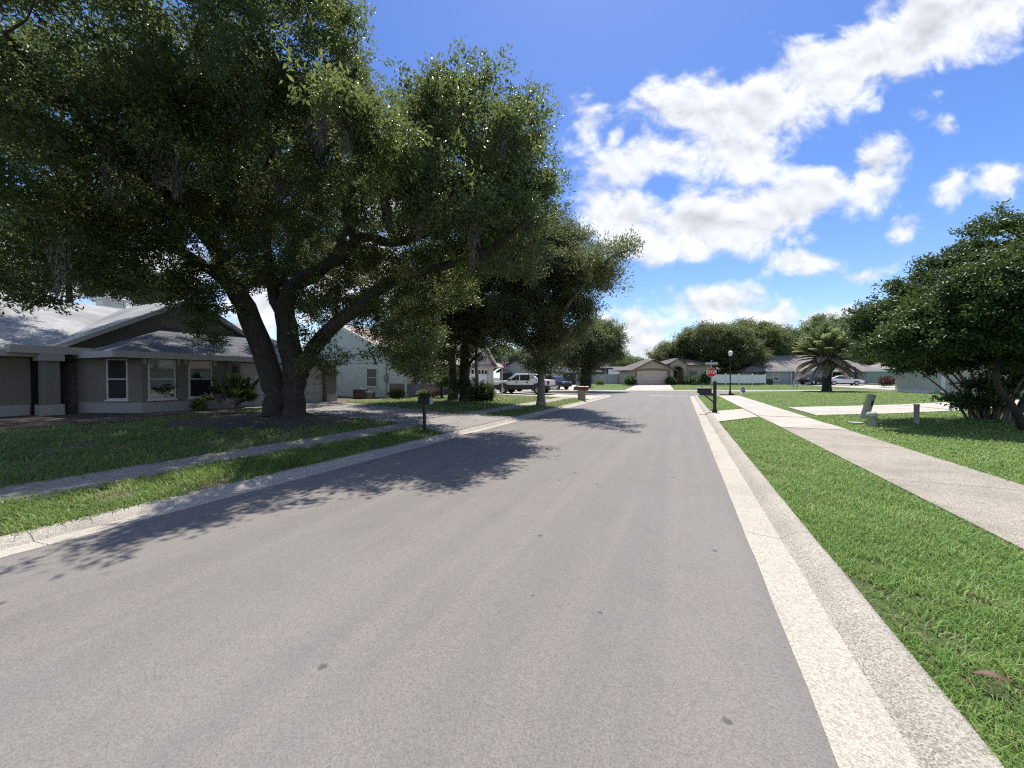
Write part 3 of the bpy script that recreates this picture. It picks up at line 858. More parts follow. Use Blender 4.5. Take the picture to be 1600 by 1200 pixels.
grass('verge_grass', 'bright green grass strip between the kerb and the right-hand walk', p, (0.036 + 0.036 * rng.random(len(p))) * np.interp(p[:, 0], [1.1, 1.4, 2.6, 2.78], [.75, 1.0, 1, .6]),
      0.0045 + 0.0011 * d, GRASS, 1, 0.8)
p, d = scatter(4.3, 18, -2.0, 42, 2400, 80, 5.0, 26, lambda x: hR(x) - .02,
               lambda x, y: in_view(x, y) & ~drive_r(x, y) & (FW[0] * x + FW[1] * y < ZN + 1.6))
grass('lawn_grass_right', 'mown green lawn grass right of the walk', p, 0.036 + 0.034 * rng.random(len(p)), 0.004 + 0.0016 * d, GRASS, 2, 0.8)
lk = lambda x, y: in_view(x, y) & ~((y > np.interp(-x, [6, 7.3, 8.5, 19.3], [8.9, 9.7, 10.0, 11.4])) & (y < np.interp(-x, [6, 7.3, 8.5, 19.3], [14.2, 13.4, 13.6, 16.5]))) \
    & ~((y > np.interp(-x, [6, 7.3, 8.5, 19.3], [27.3, 28.2, 28.4, 29.6])) & (y < np.interp(-x, [6, 7.3, 8.5, 19.3], [33.6, 32.6, 32.6, 35.0])))
p, d = scatter(-7.42, -6.0, -3.0, 33, 3600, 260, 4.0, 22, lambda x: hL(x) - .02,
               lambda x, y: lk(x, y) & (bald(x, y, 1.3, .45) | (rng.random(len(x)) < .22)))
tall = (field_noise(p[:, 0], p[:, 1], 1.1) > .25) * 0.05
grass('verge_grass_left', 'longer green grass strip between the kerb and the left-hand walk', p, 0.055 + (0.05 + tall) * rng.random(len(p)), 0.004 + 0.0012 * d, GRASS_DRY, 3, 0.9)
STRAW = leaf_mat('straw blade', (0.20, 0.155, 0.085), (0.36, 0.29, 0.17), (0.45, 0.38, 0.24), 0.7, 0.2, 0.2)
ps, ds = scatter(1.1, 2.78, 0.2, 16, 620, 60, 2.0, 14, lambda x: hR(x) - .03, lambda x, y: in_view(x, y) & ~drive_r(x, y) & (~bald(x, y, 1.6, np.interp(x, [1.1, 1.45, 2.0], [.1, .35, .6])) | (rng.random(len(x)) < .35)))
pt, dt = scatter(-19, -6.0, 0.3, 16, 160, 40, 4.0, 16, lambda x: hL(x) - .02, lambda x, y: lk(x, y) & ((x < -8.55) | (x > -7.3)))
ps = np.concatenate([ps, pt]); ds = np.concatenate([ds, dt])
grass('dry_grass', 'straw coloured dead blades among the green grass of the verges', ps, 0.025 + 0.035 * rng.random(len(ps)), 0.004 + 0.0009 * ds, STRAW, 9, 1.3)
bx, by = -13.0, 8.6
p, d = scatter(-21, -8.38, -4, 30, 950, 120, 7.0, 26, lambda x: hL(x) - .02,
               lambda x, y: lk(x, y) & ((((x - bx) / 3.2) ** 2 + ((y - by) / 2.4) ** 2 > 1) | (rng.random(len(x)) < .12)) & ((x > -16.8) | (y > 16.5)) & ((x > -18) | (y < 16))
               & (bald(x, y, .8, .35) | (rng.random(len(x)) < .3)))
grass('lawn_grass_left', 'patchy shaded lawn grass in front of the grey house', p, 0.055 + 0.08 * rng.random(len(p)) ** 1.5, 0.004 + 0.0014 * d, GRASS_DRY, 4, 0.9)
n = 26000; xf = rng.uniform(-8, 90, n); zf_ = ZF + 0.1 + 45 * rng.random(n) ** 1.6
P = np.array([tuple(CZ(a, c)) for a, c in zip(xf, zf_)]); P[:, 2] = hF(xf, zf_) - .01
ok = ~((xf > 13.5) & (xf < 25) & (zf_ < 61) & (xf > np.interp(zf_, [47.5, 60], [13.8, 19.2])) & (xf < np.interp(zf_, [47.5, 60], [20.1, 24.7]))) & ~((xf > 42.5) & (xf < 58)) & ~((xf > 1.8) & (xf < 12.6))
P = P[ok]
grass('lawn_grass_far', 'sunny lawn grass in front of the far houses', P, 0.10 + 0.08 * rng.random(len(P)), np.full(len(P), .07), GRASS, 6, 0.8)
# fallen leaves under the oaks
n = 5200; x = rng.uniform(-20, -6, n); y = rng.uniform(2, 24, n)
k = (np.exp(-(((x + 13) / 4.5) ** 2 + ((y - 9) / 4) ** 2)) + np.exp(-(((x + 12.5) / 2.6) ** 2 + ((y - 20) / 2.6) ** 2)) * 1.3 + .05) > rng.random(n)
x, y = x[k], y[k]; n = len(x)
pos = np.stack([x, y, hL(x) + .05 * rng.random(n)], 1)
co, tr, a, c = leaf_arrays(rng, pos, rng.normal(0, 1, (n, 3)) * [1, 1, .25], rng.normal(0, .35, (n, 3)) + [0, 0, 1], .05 + .05 * rng.random(n), np.full(n, .03), rng.random(n), rng.random(n))
tag(tris_object('fallen_leaves', co, tr, LITTER, None, {'rnd': a, 'clump': c}), 'dry brown leaves fallen under the oaks on the left lawn', 'leaves', None, 'stuff')
# ------------------------------------------------------------------ houses (each in a local frame: front faces -y, x to the right, z up)
def window(root, cx, y, z0, w, h, frame_m, pane_m, M=None, fr=0.05, mull=True, grille=None, sill=True, cat=None):
    """frame standing 4 cm proud of the wall plane y, pane set back"""
    b = MB(M)
    x0, x1, z1 = cx - w / 2, cx + w / 2, z0 + h
    b.box(x0, x0 + fr, y - .045, y + .02, z0, z1); b.box(x1 - fr, x1, y - .045, y + .02, z0, z1)
    b.box(x0 + fr, x1 - fr, y - .045, y + .02, z1 - fr, z1); b.box(x0 + fr, x1 - fr, y - .045, y + .02, z0, z0 + fr)
    if mull: b.box(x0 + fr, x1 - fr, y - .04, y + .02, z0 + h / 2 - fr * .45, z0 + h / 2 + fr * .45)
    if grille:
        for k in range(1, grille): b.box(x0 + w * k / grille - .012, x0 + w * k / grille + .012, y - .036, y + .01, z0 + fr, z1 - fr)
    fo = b.build('window', frame_m, root)
    q = MB(M); q.box(x0 + fr * .6, x1 - fr * .6, y - .018, y + .012, z0 + fr * .6, z1 - fr * .6)
    q.build('pane', pane_m, fo)
    if sill:
        s = MB(M); s.box(x0 - .05, x1 + .05, y - .09, y + .01, z0 - .07, z0 - .004); s.build('sill', frame_m, fo)
    return fo
def garage_door(root, x0, x1, y, z0, h, m, rows=4, cols=0, lights=0, M=None, inset=.03):
    b = MB(M); rh = h / rows
    for r in range(rows):
        za, zb = z0 + r * rh + .008, z0 + (r + 1) * rh - .008
        b.box(x0, x1, y, y + .05, za, zb)
        k = cols or 1
        for c in range(k):
            xa = x0 + (x1 - x0) * c / k + .06; xb = x0 + (x1 - x0) * (c + 1) / k - .06
            b.box(xa, xb, y - .012, y + .002, za + .07, zb - .07)
    o = b.build('garage_door', m, root)
    if lights:
        g = MB(M)
        for c in range(lights):
            xa = x0 + (x1 - x0) * c / lights + .1; xb = x0 + (x1 - x0) * (c + 1) / lights - .1
            g.box(xa, xb, y - .02, y + .01, z0 + h - rh + .1, z0 + h - .1)
        g.build('pane', GLASS, o)
    return o
def gable(b, x0, x1, y0, y1, ze, zr, axis='x', th=.09):
    """two roof slabs; ridge along axis"""
    if axis == 'x':
        ym = (y0 + y1) / 2
        b.sheet3([(x0, y0, ze), (x1, y0, ze), (x1, ym, zr), (x0, ym, zr)], th)
        b.sheet3([(x0, ym, zr), (x1, ym, zr), (x1, y1, ze), (x0, y1, ze)], th)
    else:
        xm = (x0 + x1) / 2
        b.sheet3([(x0, y0, ze), (xm, y0, zr), (xm, y1, zr), (x0, y1, ze)], th)
        b.sheet3([(xm, y0, zr), (x1, y0, ze), (x1, y1, ze), (xm, y1, zr)], th)
def hip(b, x0, x1, y0, y1, ze, zr, th=.09, inset=None):
    w, d = x1 - x0, y1 - y0
    if w >= d:
        i = inset or d / 2; ym = (y0 + y1) / 2; A, B = (x0 + i, ym, zr), (x1 - i, ym, zr)
        q = [[(x0, y0, ze), (x1, y0, ze), B, A], [(x1, y1, ze), (x0, y1, ze), A, B], [(x0, y1, ze), (x0, y0, ze), A], [(x1, y0, ze), (x1, y1, ze), B]]
    else:
        i = inset or w / 2; xm = (x0 + x1) / 2; A, B = (xm, y0 + i, zr), (xm, y1 - i, zr)
        q = [[(x0, y1, ze), (x0, y0, ze), A, B], [(x1, y0, ze), (x1, y1, ze), B, A], [(x0, y0, ze), (x1, y0, ze), A], [(x1, y1, ze), (x0, y1, ze), B]]
    for f in q: b.sheet3(f, th)
# ---- the grey house by the big oak: local x = along the street, y = away from it, origin on its porch line
GREYW = stucco('grey stucco', (0.178, 0.168, 0.146)); GREYB = stucco('pale grey band', (0.33, 0.33, 0.32)); GREYT = plain('pale grey trim', (0.36, 0.355, 0.335), .7, 0, .06)
SH_PALE = shingle('pale shingle', (0.27, 0.27, 0.265), (0.46, 0.46, 0.45))
SH_GREY = shingle('blue grey shingle', (0.060, 0.065, 0.075), (0.15, 0.158, 0.175))
GDOOR = plain('garage door grey', (0.38, 0.375, 0.36), .55, 0, .05)
hg = thing('grey_house', (-22.0, 0, 0.17), 'grey stucco house with pale shingles, bay windows and porch, beside the big oak', 'house', R_(90))
b = MB()
b.slab([(-10, .4), (5.9, .4), (5.9, 12.2), (-10, 12.2)], -.3, 2.5)
b.slab([(5.9, 2.4), (7.0, 2.4), (7.0, 12.2), (5.9, 12.2)], -.3, 2.5)          # entry recess
b.slab([(7.0, .0), (8.0, -2.42), (10.95, -2.55), (11.0, -2.72), (11.55, -2.72), (11.55, 12.2), (7.0, 12.2)], -.3, 2.5)
b.slab([(11.55, -2.45), (16.35, -2.45), (16.35, 12.2), (11.55, 12.2)], -.3, 2.5)
b.slab([(16.35, -2.72), (17.1, -2.72), (17.1, 12.2), (16.35, 12.2)], -.3, 2.5)
b.box(11.55, 16.35, -2.72, -2.45, 2.16, 2.5)
b.prism([(6.5, 2.5), (15.1, 2.5), (10.8, 5.0)], .0, .25)
b.prism([(5.9, 2.5), (17.1, 2.5), (17.1, 2.52), (5.9, 2.52)], -.1, 12.0)
b.build('wall', GREYW, hg)
g = MB()
g.box(-9.98, 5.86, .36, .4, -.3, .42); g.build('base_band', GREYB, hg); g = MB()
g.slab([(7.0, -.045), (7.97, -2.46), (10.93, -2.59), (11.0, -2.765), (11.5, -2.765), (11.5, -2.71), (11.02, -2.71), (10.95, -2.54), (8.0, -2.41), (7.03, .0)], -.3, .44)
g.build('base_band', GREYB, hg)
g = MB(); g.box(16.4, 17.14, -2.76, -2.715, -.3, .44); g.build('base_band', GREYB, hg)
col = MB(); col.box(5.98, 6.42, -.42, .02, .42, 2.05); c_ = col.build('porch_column', GREYW, hg, .02)
col = MB(); col.box(5.90, 6.50, -.50, .10, -.1, .42); col.build('column_base', GREYB, c_, .015); col = MB(); col.box(5.88, 6.52, -.52, .12, 2.05, 2.32); col.build('column_capital', GREYB, c_, .015)
r = MB()
gable(r, -11, 17.6, -.1, 12.9, 2.42, 5.25, 'x')
gable(r, 6.15, 15.45, -.35, 5.6, 2.5, 5.28, 'y')
r.build('roof', SH_PALE, hg)
r = MB()
e0, e1, ey, ez, tz = 6.95, 17.55, -3.15, 2.42, 3.78
r.sheet3([(e0, ey, ez), (e1, ey, ez), (e1 - 3.0, .05, tz), (e0 + 3.0, .05, tz)], .08)
r.sheet3([(e0, .6, ez), (e0, ey, ez), (e0 + 3.0, .05, tz)], .08)
r.sheet3([(e1, ey, ez), (e1, .6, ez), (e1 - 3.0, .05, tz)], .08)
r.build('lower_roof', SH_GREY, hg)
t_ = MB()
t_.box(-11, 6.1, -.16, -.11, 2.2, 2.42)
t_.box(e0 - .02, e1 + .02, ey - .05, ey - .005, 2.18, 2.42); t_.box(e0 - .06, e0 - .015, ey, .6, 2.18, 2.42)
t_.box(-11, 5.8, -.10, .38, 2.34, 2.37); t_.box(e0, e1, ey, -2.4, 2.30, 2.335)
t_.box(5.2, 8.6, -.52, -.02, 2.32, 2.60)                                     # porch beam
for sx, xa in ((1, 6.1), (-1, 15.5)):
    t_.prism([(xa, 2.32), (xa, 2.52), (10.8, 5.30), (10.8, 5.08)] if sx > 0 else [(10.8, 5.08), (10.8, 5.30), (xa, 2.52), (xa, 2.32)], -.42, -.36)
t_.build('fascia', GREYT, hg)
ch = MB(); ch.box(10.3, 11.3, 7.2, 8.0, 4.3, 5.75); ch.box(10.2, 11.4, 7.1, 8.1, 5.75, 5.85)
ch.build('chimney', siding('chimney boards', (0.62, 0.63, 0.62), .14), hg)
d_ = MB(); d_.box(6.05, 6.95, 2.33, 2.4, -.02, 2.08); dd = d_.build('front_door', plain('dark door', (.03, .032, .035), .4), hg)
MB().lathe([(.03, 0), (.035, .02), (.02, .05)], 8).build('door_handle', CHROME, dd).matrix_local = Matrix.Translation((6.2, 2.31, 1.0)) @ Matrix.Rotation(R_(90), 4, 'X')
p_ = MB(); p_.box(5.9, 7.0, -1.2, 2.4, -.25, -.02); p_.build('porch_step', GREYB, hg)
window(hg, 8.63, -2.455, .56, .9, 1.62, OFFWHITE, BLIND)
window(hg, 9.98, -2.51, .56, .9, 1.62, OFFWHITE, GLASS)
ang = math.atan2(-2.42, 1.0)
Mw = Matrix.Translation((7.5, -1.21, 0)) @ Matrix.Rotation(ang, 4, 'Z')
window(hg, .35, -.004, .56, .85, 1.62, OFFWHITE, GLASS, Mw)
for cx, y in ((8.63, -2.5), (9.98, -2.555)):
    for s in (-.56, .56):
        lt = MB(); lt.box(cx + s - .06, cx + s + .06, y - .03, y + .05, 1.98, 2.3); lt.build('bracket', GREYT, hg)
garage_door(hg, 11.6, 16.3, -2.52, -.02, 2.16, GDOOR, 4, 8)
lp = MB(); lp.box(11.22, 11.34, -2.86, -2.72, 1.68, 1.92); lp.box(11.19, 11.37, -2.90, -2.72, 1.92, 1.95)
lp.build('wall_lamp', DARK, hg)
# ---- pale blue house with salmon roof
BLUE_S = siding('pale blue boards', (0.62, 0.74, 0.71), .16); BLUE_W = stucco('pale blue stucco', (0.72, 0.84, 0.79)); CREAM = stucco('cream stucco', (0.72, 0.60, 0.40)); TAUPE = stucco('taupe band', (0.27, 0.24, 0.21))
SALMON = shingle('salmon shingle', (0.40, 0.30, 0.255), (0.60, 0.46, 0.40))
BEIGEW = stucco('pale cream stucco', (0.62, 0.59, 0.50))
hb = thing('blue_house', (-17.9, 21.7, 0.18), 'pale blue house with salmon shingle roof and cream front, behind the oaks', 'house', R_(90))
b = MB(); b.box(0, .25, 0, 12, -.3, 2.62); b.box(.25, 12, 11.8, 12, -.3, 2.6); b.build('side_wall', BLUE_W, hb)
b = MB(M=Matrix.Identity(4))
b.add([(0, .02, 2.62), (0, 11.98, 2.62), (0, 6, 5.35), (.2, .02, 2.62), (.2, 11.98, 2.62), (.2, 6, 5.35)], [(1, 0, 2), (3, 4, 5), (0, 1, 4, 3), (1, 2, 5, 4), (2, 0, 3, 5)])
b.build('gable_boards', BLUE_S, hb)
b = MB(); b.box(.25, 9.4, 1.0, 11.8, .95, 2.6); b.build('front_wall', CREAM, hb)
b = MB(); b.box(.26, 9.4, .97, 11.7, -.3, .95); b.box(-.03, -.002, .0, 1.3, -.3, 1.0); b.build('wainscot', TAUPE, hb)
b = MB(); b.box(.02, .12, -.09, -.01, 0, 2.5); b.build('downspout', WHITE, hb)
r = MB(); gable(r, -.35, 16, -.55, 12.55, 2.50, 5.5, 'x'); gable(r, 8.55, 14.25, -.45, 6.5, 2.45, 4.62, 'y'); r.build('roof', SALMON, hb)
tr_ = MB(Matrix.Rotation(R_(90), 4, 'Z'))
tr_.prism([(-.6, 2.3), (-.6, 2.5), (6, 5.52), (6, 5.3)], .36, .41); tr_.prism([(6, 5.3), (6, 5.52), (12.6, 2.5), (12.6, 2.3)], .36, .41)
tr_.build('rake_board', WHITE, hb)
b = MB(); b.box(8.9, 14.0, .9, 8, -.3, 2.5) ; b.box(8.9, 9.45, .0, .9, -.3, 2.5); b.box(12.85, 14.0, .0, .9, -.3, 2.5); b.box(9.45, 12.85, .0, .9, 2.25, 2.5)
b.prism([(8.9, 2.5), (14.0, 2.5), (11.42, 4.45)], .0, .3)
b.build('garage_wall', BEIGEW, hb)
b = MB(); b.prism([(8.5, 2.28), (8.5, 2.47), (11.4, 4.66), (11.4, 4.44)], -.50, -.45); b.prism([(11.4, 4.44), (11.4, 4.66), (14.3, 2.47), (14.3, 2.28)], -.50, -.45); b.build('gable_trim', WHITE, hb)
garage_door(hb, 9.5, 12.8, .1, -.05, 2.3, WHITE, 4, 5, 5)
v = MB(); v.prism([(11.1, 3.25), (11.75, 3.25), (11.42, 3.95)], -.03, .0); v.build('gable_vent', plain('vent grey', (.28, .27, .25)), hb)
Ms = Matrix.Rotation(R_(-90), 4, 'Z')
for yy in (7.0, 2.95): window(hb, -yy, -.0, .75, 1.0, 1.35, WHITE, BLIND, Matrix.Rotation(R_(-90), 4, 'Z'))
window(hb, 4.5, 1.0, .95, 1.3, 1.2, WHITE, GLASS)
mt_ = MB(Ms); mt_.box(-1.75, -1.45, -.12, 0, 1.1, 1.6); mt_.tube([(-1.6, -.05, 1.6), (-1.6, -.05, 3.0)], .03, 6); mt_.tube([(-1.6, -.05, 1.1), (-1.6, -.05, .1)], .025, 6); mt_.tube([(-1.66, -.03, 2.55), (-6, -.02, 2.46), (-9, -.03, 2.35)], .014, 5)
mt_.build('electric_meter', GALV, hb)
# ---- houses across the cross street face the camera's way
def far_house(name, px, Z, py, label):
    p = C(px, py, Z)
    return thing(name, p, label, 'house', YAW), Z / FPX
# beige house at the end of the street
BEIGE = stucco('beige stucco', (0.47, 0.385, 0.29), 30); TERRA = stucco('brown trim', (0.22, 0.145, 0.10), 30); SH_BROWN = shingle('dark brown shingle', (0.10, 0.085, 0.075), (0.20, 0.175, 0.155), .09)
BDOOR = plain('beige garage door', (0.58, 0.48, 0.385), .6, 0, .05)
he, k = far_house('beige_house', 1020, 60, 600.4, 'beige stucco house with brown garage arch and arched porch, closing the street')
b = MB()
b.box(-3.0, -2.55, 0, 8, -.4, 2.3); b.box(2.45, 3.2, 0, 8, -.4, 2.3); b.box(-2.55, 2.45, .3, 8, -.4, 2.3); b.box(-2.55, 2.45, .0, .3, 2.25, 2.3)
b.prism([(-3.05, 2.3), (3.25, 2.3), (-.15, 3.72)], 0, .3)
b.box(3.2, 3.5, 1.2, 9, -.4, 3.3); b.box(5.3, 5.75, 1.2, 9, -.4, 3.3)
arch = [(3.5, 3.3), (3.5, 2.1)] + [(4.4 - .9 * math.cos(a), 2.1 + .85 * math.sin(a)) for a in np.linspace(.15, math.pi - .15, 9)] + [(5.3, 2.1), (5.3, 3.3)]
b.prism(arch[::-1], 1.2, 1.55)
b.prism([(3.0, 3.3), (5.9, 3.3), (4.4, 4.0)], 1.2, 1.5)
b.box(3.5, 5.3, 3.0, 9, -.4, 3.3)
b.box(5.75, 10.4, 2.2, 9, -.4, 3.15)
b.build('wall', BEIGE, he)
b = MB()
ar = [(-2.75, 0.0), (-2.55, 0.0), (-2.55, 2.0)] + [(-.05 + 2.5 * math.sin(a), 2.0 + .28 * math.cos(a)) for a in np.linspace(-1.5, 1.5, 9)] + [(2.45, 2.0), (2.45, 0), (2.65, 0), (2.65, 2.12)] + [(-.05 + 2.7 * math.sin(a), 2.13 + .34 * math.cos(a)) for a in np.linspace(1.5, -1.5, 9)] + [(-2.75, 2.12)]
b.prism(ar, -.06, -.005); b.build('garage_arch', TERRA, he)
b = MB()
ar = [(3.42, 1.9)] + [(4.4 - .98 * math.cos(a), 2.05 + .93 * math.sin(a)) for a in np.linspace(.1, math.pi - .1, 9)] + [(5.38, 1.9), (5.2, 1.9)] + [(4.4 + .8 * math.cos(a), 2.05 + .72 * math.sin(a)) for a in np.linspace(.1, math.pi - .1, 9)] + [(3.6, 1.9)]
b.prism(ar, 1.14, 1.195); b.box(3.42, 3.6, 1.14, 1.195, -.1, 1.9); b.box(5.2, 5.38, 1.14, 1.195, -.1, 1.9); b.build('porch_arch', TERRA, he)
garage_door(he, -2.5, 2.4, .2, -.05, 2.2, BDOOR, 4, 0)
d_ = MB(); d_.prism([(3.75, 0), (5.05, 0), (5.05, 2.0)] + [(4.4 + .65 * math.cos(a), 2.0 + .45 * math.sin(a)) for a in np.linspace(.2, math.pi - .2, 7)] + [(3.75, 2.0)], 2.9, 3.0); d_.build('front_door', plain('dark red door', (.07, .03, .03), .4), he)
f = MB(); ar = [(6.6, .7), (8.1, .7), (8.1, 2.0)] + [(7.35 + .75 * math.cos(a), 2.0 + .55 * math.sin(a)) for a in np.linspace(.2, math.pi - .2, 7)] + [(6.6, 2.0)]
f.prism(ar, 2.1, 2.2); fw = f.build('window', plain('tan trim', (.44, .38, .3)), he)
f = MB(); f.box(6.75, 7.95, 2.06, 2.12, .82, 1.62); f.box(6.75, 7.95, 2.06, 2.12, 1.68, 2.2); f.build('pane', BLIND, fw)
r = MB(); gable(r, -3.45, 3.65, -.4, 6, 2.2, 3.95, 'y', .14)
gable(r, 2.85, 5.95, .9, 5, 3.25, 4.15, 'y', .12); hip(r, 1.0, 11.0, 1.6, 10, 3.1, 4.4, .12); hip(r, -3.4, 6.5, 2.5, 12, 2.3, 4.2, .1)
r.build('roof', SH_BROWN, he)
b = MB(); b.prism([(-3.45, 2.0), (-3.45, 2.2), (.1, 3.97), (.1, 3.77)], -.46, -.405); b.prism([(.1, 3.77), (.1, 3.97), (3.65, 2.2), (3.65, 2.0)], -.46, -.405); b.build('fascia', plain('brown fascia', (.16, .11, .08)), he)
# grey-blue house with hipped roofs and two dark garage doors
PALEG = stucco('pale grey stucco', (0.47, 0.45, 0.44), 30); NAVY = plain('navy trim', (.03, .035, .05), .6); SH_SLATE = shingle('slate shingle', (0.10, 0.105, 0.12), (0.20, 0.205, 0.225), .1); DGAR = plain('dark garage door', (.045, .036, .034), .5)
hh, k = far_house('hip_roof_house', 890, 75, 602, 'pale grey house with slate hip roofs and two dark garage doors')
b = MB(); b.box(-4.6, 2.0, 0, 9, -.4, 2.5); b.box(2.0, 6.6, 1.5, 9, -.4, 2.6); b.box(5.4, 8.2, 2.5, 9, -.4, 3.4); b.build('wall', PALEG, hh)
garage_door(hh, -1.25, 1.15, -.06, -.05, 2.2, DGAR, 4, 4); garage_door(hh, -4.4, -1.9, -.06, -.05, 2.2, DGAR, 4, 4)
r = MB(); hip(r, -2.4, 2.6, -.5, 8, 2.45, 4.7, .12, 2.2); hip(r, -6.0, -1.2, -.3, 9, 2.3, 3.9, .12, 2.2); hip(r, 1.6, 7.0, 1.0, 9.5, 2.55, 4.2, .12); hip(r, 4.6, 9.0, 2.0, 10, 3.35, 4.9, .12, 2.0); r.build('roof', SH_SLATE, hh)
b = MB(); b.box(-2.4, 2.6, -.57, -.51, 2.22, 2.5); b.box(2.62, 7.0, .92, .98, 2.33, 2.6); b.box(4.6, 9.0, 1.93, 1.99, 3.12, 3.4); b.box(7.85, 8.05, 2.4, 2.49, .5, 3.1); b.box(2.05, 2.2, 1.4, 1.49, 0, 2.3); b.box(3.0, 3.12, 1.4, 1.49, 0, 2.3); b.build('fascia', NAVY, hh)
window(hh, 6.6, 2.5, 2.5, 1.3, .55, NAVY, GLASS, None, .06, False)
# low house behind the grey fence
hl, k = far_house('low_house', 975, 88, 601, 'low house with grey shingle roof and white gable, behind the grey fence')
b = MB(); b.box(-3.5, 5.0, 0, 8, -.3, 2.4); b.prism([(-.2, 2.4), (5.2, 2.4), (3.4, 3.5)], -.3, .2); b.build('wall', stucco('white stucco', (.58, .58, .56), 30), hl)
r = MB(); gable(r, -4.2, 6.0, -.5, 8, 2.35, 4.25, 'x', .12); gable(r, .6, 6.0, -.9, 4, 2.3, 3.7, 'y', .12); r.build('roof', SH_SLATE, hl)
# house behind the pickup
ht, k = far_house('slate_blue_house', 812, 62, 603, 'bluish grey house with dark trimmed gables, behind the white pickup')
b = MB(); b.box(-3.2, 1.8, 0, 8, -.4, 2.5); b.prism([(-3.3, 2.5), (1.9, 2.5), (-.3, 4.2)], 0, .3); b.box(1.8, 6.5, 1, 8, -.4, 2.4); b.build('wall', stucco('bluish stucco', (.42, .42, .44), 30), ht)
r = MB(); gable(r, -3.8, 2.6, -.5, 7, 2.3, 4.5, 'y', .14); hip(r, 1.0, 7.2, .4, 9, 2.4, 4.1, .12); gable(r, -5.5, -.9, -1.2, 5, 1.9, 3.4, 'y', .12); r.build('roof', SH_SLATE, ht)
b = MB(); b.prism([(-3.8, 2.05), (-3.8, 2.32), (-.6, 4.52), (-.6, 4.22)], -.57, -.51); b.prism([(-.6, 4.22), (-.6, 4.52), (2.6, 2.32), (2.6, 2.05)], -.57, -.51); b.build('fascia', NAVY, ht)
window(ht, .6, 0, 1.2, 1.2, .8, NAVY, GLASS, None, .06); garage_door(ht, 2.6, 5.2, .94, -.05, 2.2, DGAR, 4, 4); garage_door(ht, -2.8, -1.2, -.06, -.05, 2.1, DGAR, 4, 3)
# green-grey house on the right
SAGE = stucco('sage stucco', (0.42, 0.44, 0.415), 30); SAGE2 = stucco('dark sage stucco', (0.30, 0.35, 0.35), 30); SH_TAUPE = shingle('taupe shingle', (0.19, 0.17, 0.155), (0.31, 0.285, 0.26), .1)
hs_, k = far_house('sage_house', 1245, 62, 600.2, 'sage green house with taupe hip roof and white garage door, behind the palm')
b = MB(); b.box(-5.0, -1.0, -.3, 9, -.4, 2.25); b.box(-1.0, 4.4, .6, 9, -.4, 2.2); b.box(4.4, 6.8, 2.5, 9, -.4, 2.2); b.box(10.8, 13.0, 1.8, 9, -.4, 2.2); b.box(6.8, 10.8, 3.8, 9, -.4, 2.2); b.box(-8.0, -5.0, 1.5, 9, -.4, 2.1); b.build('wall', SAGE, hs_)
garage_door(hs_, -.1, 4.0, .52, -.05, 2.1, WHITE, 4, 4)
r = MB(); hip(r, -8.5, -1.5, -.2, 9, 2.1, 3.6, .12); hip(r, -5.6, 13.6, -.8, 10, 2.2, 4.9, .14, 4.5); r.build('roof', SH_TAUPE, hs_)
b = MB(); b.box(-5.6, 13.6, -.9, -.815, 2.02, 2.22); b.box(-1.2, -1.08, -.42, -.31, 0, 2.0); b.box(10.5, 10.68, 1.9, 2.1, 0, 2.05); b.box(7.0, 7.18, 1.9, 2.1, 0, 2.05); b.build('fascia', WHITE, hs_)
window(hs_, 8.9, 3.8, .35, 2.6, 1.6, WHITE, GLASS, None, .09, False, 3)
for q_ in ((10.85, 11.35, 1.7, 1.79, .2, 2.0), (6.9, 7.3, 3.7, 3.79, .2, 2.0)): b = MB(); b.box(*q_); b.build('shutter', plain('blue shutter', (.05, .09, .14)), hs_)
window(hs_, -3.6, -.3, .6, .9, 1.2, WHITE, GLASS, None, .07)
# teal house further right
hq, k = far_house('teal_house', 1445, 66, 600, 'pale teal house end seen under the small tree, at the far right')
b = MB(); b.box(-4.6, 8, 0, 8, -.4, 2.7); b.build('wall', stucco('teal stucco', (.40, .50, .46), 30), hq)
r = MB(); hip(r, -5.2, 8.6, -.6, 9, 2.6, 4.4, .12); r.build('roof', SH_TAUPE, hq)
window(hq, 1.0, 0, .8, 1.2, 1.3, WHITE, GLASS, None, .07)
# small grey gable behind the white fence
hk, k = far_house('small_gable_house', 1166, 92, 596, 'small grey gabled house end behind the white fence')
b = MB(); b.box(-2.6, 2.6, 0, 8, -.4, 3.0); b.prism([(-2.6, 3.0), (2.6, 3.0), (0, 4.3)], 0, .3); b.build('wall', stucco('mid grey stucco', (.30, .30, .31), 30), hk)
r = MB(); gable(r, -3.1, 3.1, -.4, 8, 2.85, 4.5, 'y', .14); r.build('roof', SH_TAUPE, hk)
# house behind the small tree on the right: pale walls with a garage wing
PALEW = stucco('pale wall', (0.56, 0.545, 0.49), 40)
hr = thing('pale_house', (17.8, 39.3, 0.36), 'pale cream walled house with garage wing, behind the dark many stemmed tree', 'house', 0)
b = MB(); b.box(0, 12, 0, 7, -.4, 2.55); b.box(6.5, 20, -13, .0, -.4, 2.55); b.build('wall', PALEW, hr)
b = MB(); b.box(-.03, .14, -.035, .12, -.3, 2.5); b.box(-.03, -.001, .12, 6.9, -.3, .2); b.build('corner_trim', WHITE, hr)
r = MB(); hip(r, -.6, 12.6, -.5, 7.6, 2.5, 4.2, .12); gable(r, 5.9, 20.6, -13.6, .6, 2.5, 5.0, 'y', .12); r.build('roof', SH_TAUPE, hr)
garage_door(hr, 4.3, 9.2, 6.44, -.05, 2.2, WHITE, 4, 8, 0, Matrix.Rotation(R_(-90), 4, 'Z'))
